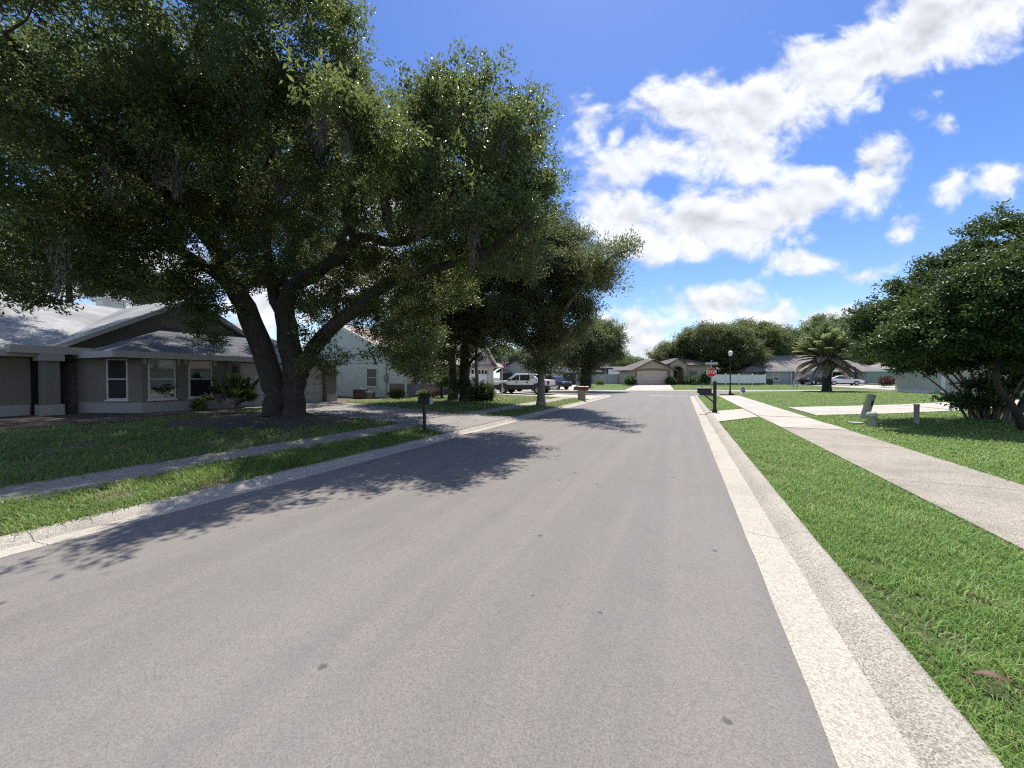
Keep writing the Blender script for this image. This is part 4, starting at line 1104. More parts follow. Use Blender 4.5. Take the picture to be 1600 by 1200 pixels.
# fences
def fence(name, label, px0, px1, py, Z0, Z1, h, m, postw=.13, step=2.4, capm=None):
    a, c = C(px0, py, Z0), C(px1, py, Z1)
    L = (c - a).length; ang = math.atan2(c.y - a.y, c.x - a.x)
    root = thing(name, a, label, 'fence', ang)
    n = max(1, round(L / step)); 
    dz = (c.z - a.z) / L
    b = MB()
    for i in range(n):
        x0, x1 = L * i / n + postw / 2, L * (i + 1) / n - postw / 2
        m_ = int((x1 - x0) / .17)
        for j in range(m_):
            xa = x0 + (x1 - x0) * j / m_; xb = x0 + (x1 - x0) * (j + 1) / m_ - .012
            b.box(xa, xb, -.012, .012, dz * xa + .05, dz * xa + h - .06)
        b.box(x0, x1, -.03, .03, dz * x0 + .1, dz * x0 + .24); b.box(x0, x1, -.03, .03, dz * x0 + h - .14, dz * x0 + h - .01)
    b.build('panel', m, root)
    for i in range(n + 1):
        x = L * i / n
        q = MB(); q.box(x - postw / 2, x + postw / 2, -postw / 2, postw / 2, dz * x - .3, dz * x + h + .05)
        q.add([(x - postw * .6, -postw * .6, dz * x + h + .05), (x + postw * .6, -postw * .6, dz * x + h + .05), (x + postw * .6, postw * .6, dz * x + h + .05), (x - postw * .6, postw * .6, dz * x + h + .05), (x, 0, dz * x + h + .13)],
              [(0, 1, 4), (1, 2, 4), (2, 3, 4), (3, 0, 4), (3, 2, 1, 0)])
        q.build('post', m, root)
    return root
VINYL = plain('white vinyl', (.80, .80, .80), .5, 0, .04)
fence('white_fence', 'white vinyl privacy fence between the beige house and the sage house', 1112, 1196, 599.2, 57, 59, 1.35, VINYL)
fence('grey_fence', 'weathered blue grey board fence left of the beige house', 931, 984, 600.4, 70, 68, 1.75, plain('grey boards', (.44, .43, .44), .8, 0, .15), .12, 1.9)
# ------------------------------------------------------------------ trees
# the big twin-trunked live oak
ob = C(447, 652, 14.0); ob.z = float(hL(-13.2)) + .02
Q = lambda px, py, Z: C(px, py, Z)
limbs = [
    ([Q(426, 668, 14.0), Q(430, 645, 14.0), Q(427, 600, 14.0), Q(410, 550, 13.9), Q(393, 500, 13.6), Q(375, 460, 13.2), Q(345, 400, 12.6), Q(318, 350, 12), Q(290, 290, 11), Q(260, 220, 10)],
     [.58, .385, .37, .365, .34, .31, .26, .21, .16, .10]),
    ([Q(464, 668, 14.0), Q(459, 645, 14.0), Q(460, 600, 14.1), Q(459, 565, 14.2), Q(452, 530, 14.2), Q(446, 492, 14.2), Q(454, 455, 14), Q(490, 425, 13.8), Q(530, 405, 13.5), Q(556, 378, 13.2), Q(580, 372, 12.8), Q(620, 380, 12.0), Q(690, 355, 10.8), Q(760, 310, 9.6)],
     [.56, .385, .37, .39, .37, .33, .25, .21, .19, .17, .15, .13, .10, .06]),
    ([Q(468, 585, 14.1), Q(490, 545, 13.9), Q(520, 512, 13.7), Q(560, 482, 13.4), Q(590, 455, 13.2), Q(625, 435, 12.8), Q(680, 420, 12), Q(760, 395, 10.8), Q(830, 340, 9.8)],
     [.32, .27, .235, .22, .20, .18, .14, .10, .05]),
    ([Q(448, 500, 14.2), Q(430, 470, 14.3), Q(424, 430, 14.4), Q(418, 380, 14.3), Q(410, 300, 13.8), Q(440, 200, 13), Q(455, 120, 12.2)], [.26, .20, .17, .15, .12, .10, .06]),
    ([Q(455, 450, 14), Q(480, 440, 14.4), Q(510, 420, 15), Q(560, 330, 16), Q(590, 250, 16.5)], [.2, .18, .15, .11, .06]),
    ([Q(418, 180, 13), Q(425, 160, 12.9), Q(440, 165, 12.6), Q(470, 100, 12)], [.1, .11, .1, .06]),
    ([Q(372, 455, 13.2), Q(320, 415, 12.6), Q(240, 370, 11.6), Q(150, 340, 10.5), Q(60, 330, 9.5)], [.20, .16, .13, .10, .05]),
    ([Q(345, 400, 12.6), Q(280, 320, 11), Q(180, 230, 9), Q(80, 130, 7.5), Q(20, 60, 6.6)], [.18, .15, .12, .08, .04]),
    ([Q(556, 378, 13.2), Q(540, 330, 12.8), Q(530, 270, 12.2), Q(540, 190, 11.6), Q(560, 110, 11)], [.16, .13, .11, .08, .05]),
    ([Q(620, 380, 12.8), Q(600, 320, 12.6), Q(640, 250, 11.6), Q(720, 190, 10.8), Q(742, 130, 10.5)], [.12, .11, .10, .07, .04]),
    ([Q(540, 330, 12.8), Q(556, 290, 10.8), Q(568, 240, 9.0), Q(566, 190, 7.6), Q(550, 140, 6.8)], [.12, .10, .08, .06, .03]),
    # surface roots
    ([Q(420, 656, 14.0), Q(395, 662, 13.7), Q(365, 668, 13.4)], [.28, .15, .05]),
    ([Q(475, 655, 13.9), Q(500, 658, 13.7), Q(530, 662, 13.6)], [.26, .13, .05]),
    ([Q(447, 660, 13.8), Q(450, 668, 13.2), Q(458, 676, 12.8)], [.26, .15, .05]),
]
lobes = [lobe(60, 50, 7.2, 190, 120, 2.4), lobe(250, 70, 8.6, 190, 140, 2.6), lobe(450, 70, 10.6, 120, 130, 2.6), lobe(535, 50, 11.4, 42, 76, 1.4),
         lobe(60, 230, 8.4, 170, 110, 2.4), lobe(230, 250, 9.8, 160, 120, 2.6), lobe(400, 240, 11, 130, 120, 2.6), lobe(530, 205, 11.6, 85, 90, 2.2),
         lobe(70, 365, 9.2, 130, 62, 2.2), lobe(215, 375, 10.6, 100, 55, 1.8), lobe(330, 370, 11.6, 70, 50, 1.6), lobe(20, 440, 9.5, 60, 42, 1.2), lobe(135, 428, 10.2, 85, 30, 1.2),
         lobe(650, 245, 11.4, 62, 60, 2.2), lobe(730, 232, 10.9, 80, 74, 2.2), lobe(792, 262, 10.6, 60, 70, 1.8), lobe(815, 318, 11, 50, 56, 1.8), lobe(700, 230, 13, 90, 80, 2.2), lobe(810, 270, 12.6, 66, 72, 2.0),
         lobe(620, 320, 11.2, 90, 60, 2.2), lobe(720, 330, 10.4, 95, 70, 2.4), lobe(790, 385, 11.2, 75, 55, 1.8), lobe(700, 430, 12.6, 80, 45, 1.6), lobe(640, 470, 13.4, 55, 32, 1.2), lobe(520, 470, 15.4, 75, 40, 1.6), lobe(590, 490, 15.6, 60, 42, 1.6), lobe(470, 430, 16, 60, 50, 1.6), lobe(650, 510, 15, 50, 36, 1.4), lobe(350, 430, 14.5, 50, 40, 1.2),
         lobe(560, 215, 7.8, 34, 44, 1.2), lobe(545, 150, 7.4, 26, 36, 1.0), lobe(595, 265, 8.2, 44, 36, 1.2), lobe(585, 240, 8.6, 40, 44, 1.5), lobe(548, 200, 7.2, 26, 40, 1.2), lobe(660, 260, 8.8, 50, 46, 1.2), lobe(560, 440, 14.6, 60, 40, 1.6), lobe(610, 420, 13.6, 60, 36, 1.4), lobe(500, 470, 13, 26, 26, .7), lobe(665, 540, 13.4, 38, 28, 1.0), lobe(302, 490, 12.5, 28, 32, .5), lobe(330, 522, 12.6, 16, 26, .4), lobe(380, 420, 12.4, 40, 36, .9), lobe(290, 455, 12.2, 40, 30, .9), (Vector((-18.6, 13.5, 8.2)), (2.8, 2.6, 1.5)), (Vector((-19, 17.0, 8.6)), (2.8, 2.6, 1.5)), (Vector((-17.5, 10.5, 8.8)), (2.2, 2.2, 1.5)),
         lobe(748, 128, 11, 34, 30, .8), lobe(822, 190, 10.8, 34, 34, 1.0), lobe(862, 285, 11, 18, 26, .7), lobe(700, 178, 11.2, 40, 30, 1.2),
         lobe(260, 190, 17, 260, 150, 3.5), lobe(560, 270, 17.5, 190, 110, 3.5), lobe(490, 330, 13.6, 70, 60, 1.6),
         lobe(512, 560, 13.2, 40, 24, .7), lobe(490, 530, 13.4, 28, 20, .5), lobe(320, 480, 12.6, 34, 40, .7), lobe(250, 440, 11.4, 45, 38, .8),
         lobe(420, 410, 15, 60, 40, 1.4), lobe(588, 545, 13.4, 26, 16, .5), lobe(645, 580, 13.0, 32, 22, .6)]
make_tree('live_oak', 'huge live oak with twin dark trunks and hanging moss, in front of the grey house', ob, limbs, lobes, 2150, 275, .112, .46, OAK, BARK, 3, None, .5, .75, 60, gap=.20, sides=14, extra_twigs=1)
# second oak: trunk further along, ivy on its twin
b2 = C(708, 625, 24.5); b2.z = float(hL(-13.4))
limbs = [([Q(708, 630, 24.5), Q(708, 600, 24.5), Q(707, 560, 24.5), Q(704, 510, 24.3), Q(690, 460, 24), Q(670, 400, 23.5)], [.42, .27, .24, .22, .17, .09]),
         ([Q(706, 540, 24.4), Q(725, 500, 24), Q(760, 450, 23), Q(800, 400, 22), Q(830, 340, 21)], [.2, .17, .14, .1, .05]),
         ([Q(707, 560, 24.4), Q(680, 540, 23), Q(650, 530, 21), Q(630, 540, 19)], [.14, .12, .09, .05])]
lobes = [lobe(690, 470, 23, 75, 60, 2.5), lobe(760, 440, 22, 85, 65, 3), lobe(820, 400, 21.5, 60, 75, 2.5), lobe(640, 545, 20, 45, 32, 1.2), lobe(655, 580, 19.5, 34, 20, .9), lobe(700, 530, 22.5, 55, 36, 1.8), lobe(770, 510, 22, 60, 38, 2.0), lobe(740, 380, 22, 90, 60, 3), lobe(628, 512, 20.5, 42, 30, 1.5), lobe(665, 560, 20, 40, 26, 1.2)]
make_tree('oak_tree', 'dark oak with one straight trunk at the lawn edge, in front of the cream garage', b2, limbs, lobes, 680, 250, .13, .64, OAK, BARK, 7, None, .45, .8, 0, gap=.08, extra_twigs=0)
b2 = C(727, 626, 23.6); b2.z = float(hL(-12.4))
limbs = [([Q(727, 630, 23.6), Q(727, 600, 23.6), Q(726, 560, 23.6), Q(730, 520, 23.6), Q(745, 470, 23.2)], [.40, .32, .28, .22, .1]),
         ([Q(727, 575, 23.6), Q(741, 560, 23.4), Q(752, 551, 23.2)], [.12, .1, .06])]
lobes = [lobe(727, 590, 23.4, 13, 30, .5), lobe(735, 545, 23.3, 24, 24, .8), lobe(745, 500, 23, 40, 30, 1.4), lobe(718, 606, 23.2, 18, 13, .5)]
make_tree('ivy_oak', 'short oak with ivy wrapped trunk, right beside the straight dark oak and hedge', b2, limbs, lobes, 90, 200, .11, .42, DARKLEAF, BARK, 9)
b2 = C(745, 612, 25.5); b2.z = float(hL(-12.4))
make_tree('slender_tree', 'slender bare stemmed tree rising behind the round hedge', b2,
          [([Q(745, 618, 25.5), Q(745, 590, 25.5), Q(744, 550, 25.5), Q(748, 500, 25), Q(756, 450, 24.5)], [.14, .12, .1, .08, .04])],
          [lobe(750, 470, 24.6, 45, 40, 1.6), lobe(756, 515, 25, 26, 24, .9)], 70, 150, .12, .55, OAK, BARK_L, 10)
# third oak on the verge
b3 = C(845, 632, 21.0); b3.z = float(hL(-7.0))
limbs = [([Q(845, 637, 21), Q(845, 620, 21), Q(845, 590, 21), Q(844, 550, 21), Q(845, 500, 20.8), Q(848, 450, 20.5), Q(852, 400, 20)], [.32, .22, .19, .16, .14, .10, .06]),
         ([Q(844, 575, 21), Q(830, 545, 20.6), Q(805, 510, 20), Q(780, 480, 19.5)], [.13, .11, .09, .05]),
         ([Q(845, 535, 21), Q(870, 500, 20), Q(900, 460, 18.6), Q(930, 425, 17), Q(960, 400, 15.4), Q(985, 392, 14.4)], [.13, .11, .09, .07, .05, .02])]
lobes = [lobe(848, 430, 20.5, 62, 70, 2.6), lobe(900, 450, 20, 42, 48, 2.0), lobe(925, 415, 17.6, 36, 28, 1.2), lobe(955, 398, 15.8, 34, 17, .8), lobe(945, 432, 17, 24, 22, .8),
         lobe(835, 505, 20.4, 50, 36, 2), lobe(885, 505, 20.4, 38, 36, 1.6), lobe(795, 500, 19.8, 32, 36, 1.4), lobe(848, 550, 20.7, 36, 28, 1.1), lobe(865, 380, 20, 36, 40, 1.6), lobe(905, 375, 20, 22, 14, .8), lobe(980, 394, 14.5, 13, 10, .3), lobe(850, 577, 20.8, 18, 14, .6)]
make_tree('verge_oak', 'slim oak with grey trunk on the grass verge near the pickup', b3, limbs, lobes, 520, 230, .12, .58, OAK2, BARK_L, 13, None, .45, .8, 0, gap=.05)
# ivy-trunked oak beyond the pickup
b4 = C(915, 603, 44); b4.z = .1
limbs = [([Q(913, 606, 44), Q(913, 585, 44), Q(912, 560, 44), Q(905, 530, 44)], [.5, .42, .36, .2]), ([Q(918, 606, 44), Q(919, 585, 44), Q(922, 560, 44), Q(935, 530, 44)], [.4, .34, .3, .18])]
lobes = [lobe(925, 540, 44, 40, 32, 3.0), lobe(890, 550, 44, 32, 26, 2.5), lobe(945, 520, 44, 22, 18, 1.8), lobe(915, 585, 43.7, 8, 16, .7), lobe(955, 550, 44, 14, 16, 1.4), lobe(870, 540, 44, 26, 26, 2)]
make_tree('ivy_trunk_oak', 'round oak with thick ivy covered trunk by the red topped mailbox', b4, limbs, lobes, 320, 260, .22, 1.0, OAK2, BARK, 15)
# oaks round the beige house
b5 = C(1122, 604, 66); b5.z = .5
limbs = [([Q(1122, 606, 66), Q(1124, 590, 66), Q(1132, 575, 66), Q(1140, 560, 66)], [.55, .45, .4, .25]), ([Q(1124, 590, 66), Q(1112, 572, 66), Q(1090, 555, 66), Q(1060, 545, 66)], [.4, .34, .26, .15])]
lobes = [lobe(1105, 540, 67, 48, 34, 4.5), lobe(1060, 553, 68, 32, 22, 3), lobe(1035, 558, 68, 20, 12, 2), lobe(1140, 545, 66, 34, 36, 4), lobe(1165, 555, 66, 22, 26, 3)]
make_tree('spreading_oak', 'wide spreading oak rising over the roof of the beige house', b5, limbs, lobes, 460, 280, .26, 1.15, OAK2, BARK, 17)
b5 = C(1200, 602, 70); b5.z = .5
limbs = [([Q(1200, 606, 70), Q(1198, 585, 70), Q(1194, 560, 70)], [.5, .42, .3])]
lobes = [lobe(1190, 540, 70, 34, 34, 4), lobe(1166, 530, 71, 26, 24, 3), lobe(1212, 562, 69, 16, 18, 2), lobe(1160, 510, 72, 12, 9, 1.2), lobe(1208, 545, 70, 24, 26, 3)]
make_tree('dense_oak', 'darker dense oak over the white fence, right of the spreading oak', b5, limbs, lobes, 300, 280, .25, 1.1, OAK, BARK, 19)
def back_tree(name, label, px, Z, py, ptop, lob, n, m, seed, leafsz, cr, group=None, trunk_r=.3):
    base = C(px, py, Z)
    return make_tree(name, label, base, [([C(px, py + 3, Z), C(px + 1, (py + ptop) / 2, Z), C(px, ptop * .7 + py * .3, Z)], [trunk_r, trunk_r * .7, trunk_r * .3])],
                     [lobe(a, b_, Z + c_, rx, ry, rd) for a, b_, c_, rx, ry, rd in lob], n, 220, leafsz, cr, m, BARK_L, seed, group)
back_tree('pine_tree', 'tall tree with a smooth domed top, behind the palm', 1290, 95, 600, 495, [(1290, 515, 0, 32, 22, 4), (1275, 535, 0, 22, 24, 3), (1305, 540, 0, 24, 24, 3)], 190, OAK, 21, .34, 1.35)
back_tree('light_green_tree', 'yellowish green tree between the dense oak and the palm', 1232, 88, 600, 520, [(1225, 530, 0, 22, 20, 3), (1240, 560, 0, 28, 28, 3.5), (1262, 548, 0, 16, 26, 3)], 190, LIGHTLEAF, 22, .30, 1.2)
back_tree('hedgerow_tree', 'mid green tree behind the bluish grey house and flagpole', 785, 82, 602, 545, [(785, 556, 0, 34, 16, 3), (745, 552, 0, 30, 16, 3), (822, 560, 0, 24, 14, 3)], 170, OAK2, 27, .30, 1.2)
back_tree('bushy_tree', 'bushy yellow green tree rising behind the sage house garage', 1262, 84, 600, 545, [(1255, 575, 0, 26, 22, 3), (1330, 560, 0, 40, 30, 3), (1350, 545, 2, 26, 26, 3)], 190, LIGHTLEAF, 23, .30, 1.2)
for i, (px, top, lab) in enumerate([(968, 560, 'rounded far tree just right of the ivy trunk oak'), (983, 556, 'tallest far tree in the line beside the beige house roof'), (1002, 562, 'low far tree touching the garage gable of the beige house'),
                                    (1150, 572, 'low far tree seen between the oaks above the white fence'), (1180, 578, 'lowest far tree above the small grey gable')]):
    back_tree('far_tree', lab, px, 118 + 4 * i, 600, top, [(px, top + 10, 0, 15, 11, 3), (px - 6, top + 22, 0, 17, 14, 3), (px + 8, top + 24, 0, 15, 14, 3)], 75, OAK2 if i % 2 else LIGHTLEAF, 30 + i, .42, 1.6, 'far trees beyond the houses')
# trees behind the grey house
for i, (px, Z, lob, lab, m) in enumerate([
        (45, 40, [(40, 400, 0, 60, 40, 3), (60, 350, 0, 60, 50, 3.5), (40, 445, 0, 42, 20, 2.2)], 'dark tall tree behind the left end of the grey house roof', DARKLEAF),
        (110, 42, [(100, 400, 0, 46, 46, 3), (118, 440, 0, 36, 26, 2.5), (110, 340, 0, 50, 40, 3)], 'dark straight trunked tree behind the middle of the grey house roof', DARKLEAF),
        (160, 44, [(158, 420, 0, 32, 50, 2.6), (160, 350, 0, 50, 45, 3)], 'dark narrow tree just left of the white chimney', DARKLEAF),
        (240, 40, [(238, 458, 0, 36, 24, 2.5), (225, 435, 0, 22, 18, 2), (265, 470, 0, 24, 16, 2)], 'greyish green low tree right of the white chimney', OAK2)]):
    base = C(px, 600, Z)
    make_tree('yard_tree', lab, base, [([C(px, 605, Z), C(px + 2, 500, Z), C(px, 420, Z), C(px + 2, 370, Z)] if i < 3 else [C(px, 605, Z), C(px, 520, Z), C(px, 470, Z)], [.35, .3, .22, .1] if i < 3 else [.3, .22, .12])],
              [lobe(a, b_, Z + c_, rx, ry, rd) for a, b_, c_, rx, ry, rd in lob], 170, 200, .20, .85, m, BARK, 40 + i, 'trees behind the grey house')
# small many-stemmed tree on the right
br = Vector((9.3, 18.0, float(hR(9.3)) - .02))
def Br(dx, dy, z): return (br.x + dx, br.y + dy, br.z + z)
limbs = []
rg = random.Random(4)
for i in range(30):
    a = rg.random() * 6.28; x0, y0 = .55 * math.cos(a) * rg.random(), .5 * math.sin(a) * rg.random()
    sp = .3 + rg.random() * 1.15; ca_, sa_ = math.cos(a) * sp, math.sin(a) * sp
    limbs.append(([Br(x0, y0, -.05), Br(x0 + ca_ * .25, y0 + sa_ * .25, .6), Br(x0 + ca_ * .7, y0 + sa_ * .7, 1.3), Br(x0 + ca_ * 1.5, y0 + sa_ * 1.5, 2.2), Br(x0 + ca_ * 2.2, y0 + sa_ * 2.2, 3.1)], [.045, .034, .028, .020, .01]))
lobes = [lobe(1475, 505, 12.6, 75, 52, 2.2), lobe(1480, 515, 10.8, 70, 44, 1.4), lobe(1560, 470, 10.2, 80, 80, 1.8), lobe(1425, 535, 10.9, 40, 30, 1.0), lobe(1620, 480, 9.6, 80, 80, 1.6), lobe(1410, 520, 12.8, 46, 42, 1.7), lobe(1545, 470, 12.2, 75, 80, 2.2), lobe(1500, 440, 12.6, 60, 46, 1.8), lobe(1565, 390, 12.6, 42, 48, 1.2), lobe(1620, 430, 12, 90, 95, 2.2),
         lobe(1620, 520, 11.5, 80, 70, 2.0), lobe(1385, 505, 12.6, 34, 30, 1.2), lobe(1465, 553, 12.4, 60, 22, 1.5), lobe(1395, 550, 12.6, 34, 18, 1.0), lobe(1700, 480, 11.5, 90, 110, 2.2), lobe(1430, 470, 12.8, 40, 26, 1.2), lobe(1545, 545, 12, 60, 24, 1.4),
         lobe(1530, 352, 12.4, 16, 12, .4), lobe(1568, 345, 12.4, 13, 16, .4), lobe(1448, 418, 12.7, 20, 11, .4), lobe(1405, 452, 12.8, 20, 9, .4), lobe(1365, 488, 12.7, 18, 9, .4), lobe(1492, 392, 12.6, 20, 12, .5), lobe(1455, 575, 12.2, 26, 13, .6), lobe(1400, 572, 12.4, 22, 12, .6),
         lobe(1520, 622, 12.7, 34, 18, .7), lobe(1560, 600, 12.4, 34, 22, .7)]
make_tree('ligustrum_tree', 'dark glossy leaved tree with many thin stems beside the slanting driveway', br, limbs, lobes, 950, 300, .10, .40, DARKLEAF, BARK_L, 51, None, .5, .6, 0, gap=.12, upbias=.7, wleaf=.48)
b6 = C(1600, 668, 10.2); b6.z = float(hR(b6.x)) - .02
limbs = [([C(1602, 672, 10.2), C(1590, 645, 10.2), C(1568, 618, 10.3), C(1556, 590, 10.4), C(1562, 550, 10.5), C(1580, 500, 10.6)], [.12, .09, .075, .065, .05, .03]),
         ([C(1590, 645, 10.2), C(1612, 620, 10.3), C(1640, 560, 10.4), C(1650, 500, 10.5)], [.1, .09, .07, .03])]
make_tree('leaning_tree', 'pale thick stemmed tree leaning beside the dark many stemmed tree', b6, limbs, [lobe(1600, 510, 10.5, 60, 40, 1.2), lobe(1660, 500, 10.6, 80, 60, 1.5), lobe(1590, 560, 10.4, 26, 16, .6)], 120, 190, .09, .36, DARKLEAF, BARK, 53)
# ------------------------------------------------------------------ palms
def frond(b_list, rng, base, az, el, L, droop, nleaf, ll, w=.035, vee=.5):
    """pinnate frond: arching rib with leaflets; returns rib points"""
    d = np.array([math.cos(az), math.sin(az)]); P = []
    n = 12
    for i in range(n + 1):
        t = i / n; r = L * (t * math.cos(el) * (1 - .12 * t)); z = L * (t * math.sin(el) - droop * t * t)
        P.append(np.array([base[0] + d[0] * r, base[1] + d[1] * r, base[2] + z]))
    P = np.array(P)
    t = np.repeat(np.linspace(.12, 1, nleaf), 2); s = np.tile([1., -1.], nleaf)
    f = t * n; i = np.minimum(f.astype(int), n - 1); q = P[i] + (P[i + 1] - P[i]) * (f - i)[:, None]
    tang = unit(P[i + 1] - P[i]); side = unit(np.cross(tang, [0, 0, 1.0])) * s[:, None]
    up = np.cross(side * s[:, None], tang)
    ax = side * 1.0 + tang * .75 + up * vee + np.array([0, 0, -.25])[None] + rng.normal(0, .12, (len(t), 3))
    ln = ll * np.sin(np.clip(t, .05, .97) * math.pi) ** .45 * (.85 + .3 * rng.random(len(t)))
    b_list.append((q, ax, up + rng.normal(0, .3, (len(t), 3)), ln, np.full(len(t), w)))
    return P
def palm(name, label, base, trunk_h, trunk_r, crown, seed, nfr, nold, Lf):
    rng = np.random.default_rng(seed)
    root = thing(name, base, label, 'palm', 0)
    prof = [(trunk_r * 1.45, -.05), (trunk_r * 1.1, .15), (trunk_r, .5)]
    k = 14
    for i in range(k):
        z = .5 + (trunk_h - .5) * (i + 1) / k
        prof += [(trunk_r * (1.04 + .05 * (i % 2)), z - .02), (trunk_r * .96, z)]
    MB().lathe(prof, 18).build('trunk', BARK, root)
    # the boss of old leaf bases under the crown
    w = MB()
    for i in range(120):
        a = i * 2.39996; z = trunk_h - .1 + 1.7 * i / 120
        r = .50 * (.9 + .75 * math.sin(min(1, i / 120 * 1.25) * math.pi * .8))
        w.tube([(r * .6 * math.cos(a), r * .6 * math.sin(a), z), (r * 1.15 * math.cos(a), r * 1.15 * math.sin(a), z + .2), (r * 1.4 * math.cos(a), r * 1.4 * math.sin(a), z + .5)], [.09, .07, .03], 5)
    w.build('leaf_bases', BARK_L, root)
    top = trunk_h + 1.25
    for nm, n_, m, e0, e1, dr in (('frond', nfr, PALMLEAF, 86, 26, .16), ('dry_frond', nold, DEADFROND, 24, -14, .28)):
        L_ = []; ribs = MB()
        for i in range(n_):
            f = i / max(1, n_ - 1); el = R_(e0 + (e1 - e0) * f ** .8 + rng.normal(0, 5)); az = i * 2.39996 + rng.normal(0, .15)
            zb = top + .35 * (1 - f) - (.5 if nm == 'dry_frond' else 0)
            P = frond(L_, rng, (.12 * math.cos(az), .12 * math.sin(az), zb), az, el, Lf * (.85 + .25 * rng.random()) * (.82 if nm == 'dry_frond' else 1), dr * (.8 + .5 * rng.random()) * (.6 + .6 * math.cos(el)), 64, .46, .034)
            ribs.tube([tuple(p) for p in P], [.018 * (1 - .85 * j / len(P)) for j in range(len(P))], 4)
        q, ax, up, ln, ww = [np.concatenate(c) for c in zip(*L_)]
        co, tr, a, b = leaf_arrays(rng, q, ax, up, ln, ww, rng.random(len(q)), np.repeat(rng.random(n_), len(q) // n_), .2)
        o = tris_object(nm, co, tr, m, root, {'rnd': a, 'clump': b})
        ribs.build('rib', BARK_L, o)
    return root
pb = C(1292, 611.5, 37.4); pb.z = float(hR(pb.x)) - .02
palm('date_palm', 'stout date palm with drooping dry lower fronds, on the lawn by the cross street', pb, 2.0, .36, None, 61, 120, 40, 3.5)
# fan palms and plants against the grey house
def fan_palm(name, label, base, n, h, fan, seed, m=DARKLEAF, dead=False):
    rng = np.random.default_rng(seed); root = thing(name, base, label, 'plant', 0)
    st = MB(); L_ = []
    for i in range(n):
        az = i * 2.39996; el = R_(rng.uniform(22, 80)); l = h * rng.uniform(.5, 1.0)
        tip = np.array([math.cos(az) * math.cos(el) * l * .8, math.sin(az) * math.cos(el) * l * .8, math.sin(el) * l])
        st.tube([(0, 0, 0), tuple(tip * .55 + [0, 0, .1 * h]), tuple(tip)], [.018, .012, .008], 5)
        d = unit(tip[None] + [[0, 0, .0]])[0]; sd_ = unit(np.cross(d, [0, 0, 1.])[None])[0]; up = np.cross(sd_, d)
        k = 26; th = np.linspace(-2.1, 2.1, k)
        ax = d[None] * np.cos(th)[:, None] + sd_[None] * np.sin(th)[:, None] + up[None] * .15 + rng.normal(0, .05, (k, 3))
        L_.append((np.repeat(tip[None], k, 0), ax, np.repeat(up[None], k, 0), fan * (.75 + .25 * np.cos(th * .6)) * rng.uniform(.85, 1.1), np.full(k, .03), np.full(k, rng.random())))
    q, ax, up, ln, ww, cl = [np.concatenate(c) for c in zip(*L_)]
    co, tr, a, b = leaf_arrays(rng, q, ax, up, ln, ww, rng.random(len(q)), cl, .2)
    tris_object('fan_leaf', co, tr, m, root, {'rnd': a, 'clump': b}); st.build('stem', BARK_L, root)
    return root
pz = float(hL(-18.5)) + .01
pp = C(368, 638, 17.2); pp.z = pz
fan_palm('fan_palm', 'dark fan palm clump beside the grey garage door', pp, 17, 1.35, .55, 71)
pp = C(252, 641, 16.0); pp.z = pz
rng_ = np.random.default_rng(5); rt = thing('feather_palm', pp, 'thin feathery palm in front of the wide bay window', 'plant', 0)
L_ = []; ribs = MB()
for i in range(9):
    P = frond(L_, rng_, (0, 0, .05), i * 2.39996, R_(rng_.uniform(40, 78)), rng_.uniform(1.1, 1.7), .35, 22, .30, .02)
    ribs.tube([tuple(p) for p in P], [.012 * (1 - .8 * j / len(P)) for j in range(len(P))], 4)
q, ax, up, ln, ww = [np.concatenate(c) for c in zip(*L_)]
co, tr, a, b = leaf_arrays(rng_, q, ax, up, ln, ww, rng_.random(len(q)), rng_.random(len(q)), .2)
tris_object('frond', co, tr, DARKLEAF, rt, {'rnd': a, 'clump': b}); ribs.build('rib', BARK, rt)
pp = C(312, 643, 16.4); pp.z = pz
make_shrub('low_shrub', 'low sparse shrub in the mulch under the bay windows', pp, [((0, 0, .25), (.4, .3, .28)), ((-.35, .1, .15), (.3, .25, .18))], 1500, .07, LIGHTLEAF, 72)
# shrubs and hedges
def shrub_at(name, label, px, py, Z, w, h, n, leaf, m, seed, group=None, cat='shrub', d=None):
    p = C(px, py, Z); W2 = w * Z / FPX / 2; H2 = h * Z / FPX; D2 = d or W2 * .8
    lob = [((0, 0, H2 * .5), (W2, D2, H2 * .5)), ((-W2 * .4, 0, H2 * .42), (W2 * .6, D2 * .8, H2 * .44)), ((W2 * .4, .1, H2 * .45), (W2 * .6, D2 * .8, H2 * .45))]
    return make_shrub(name, label, p, lob, n, leaf, m, seed, 8, group, cat)
shrub_at('round_hedge', 'big rounded dark hedge between the oak trunks and the garage', 752, 631, 24.2, 46, 35, 9000, .11, DARKLEAF, 73)
shrub_at('leafy_bush', 'bright leafy bush at the corner of the pale blue house', 619, 622, 26.3, 26, 14, 1600, .12, LIGHTLEAF, 74)
shrub_at('flower_bush', 'low bush with reddish flowers under the cream front wall', 676, 620, 27.5, 30, 14, 1600, .10, REDLEAF, 75)
shrub_at('green_border_bush', 'low dark green bush left of the reddish flowers', 662, 620, 26.5, 20, 11, 1200, .11, OAK2, 76)
shrub_at('clipped_hedge', 'dark boxy hedge left of the beige garage door', 985, 601, 59, 20, 13, 1600, .22, DARKLEAF, 77)
shrub_at('porch_hedge', 'boxy hedge right of the beige garage door', 1048, 600.5, 59, 15, 12, 1400, .22, DARKLEAF, 78)
shrub_at('dark_shrub', 'long dark shrub below the arched window of the beige house', 1082, 600.5, 59.5, 32, 14, 1800, .22, DARKLEAF, 79)
shrub_at('tall_shrub', 'taller dark shrub at the right end of the beige house', 1103, 600, 59, 18, 22, 1400, .24, DARKLEAF, 80)
shrub_at('reddish_bush', 'reddish brown bush on the lawn across the street, below the small tree', 1385, 603, 52, 22, 17, 1500, .2, REDLEAF, 81)
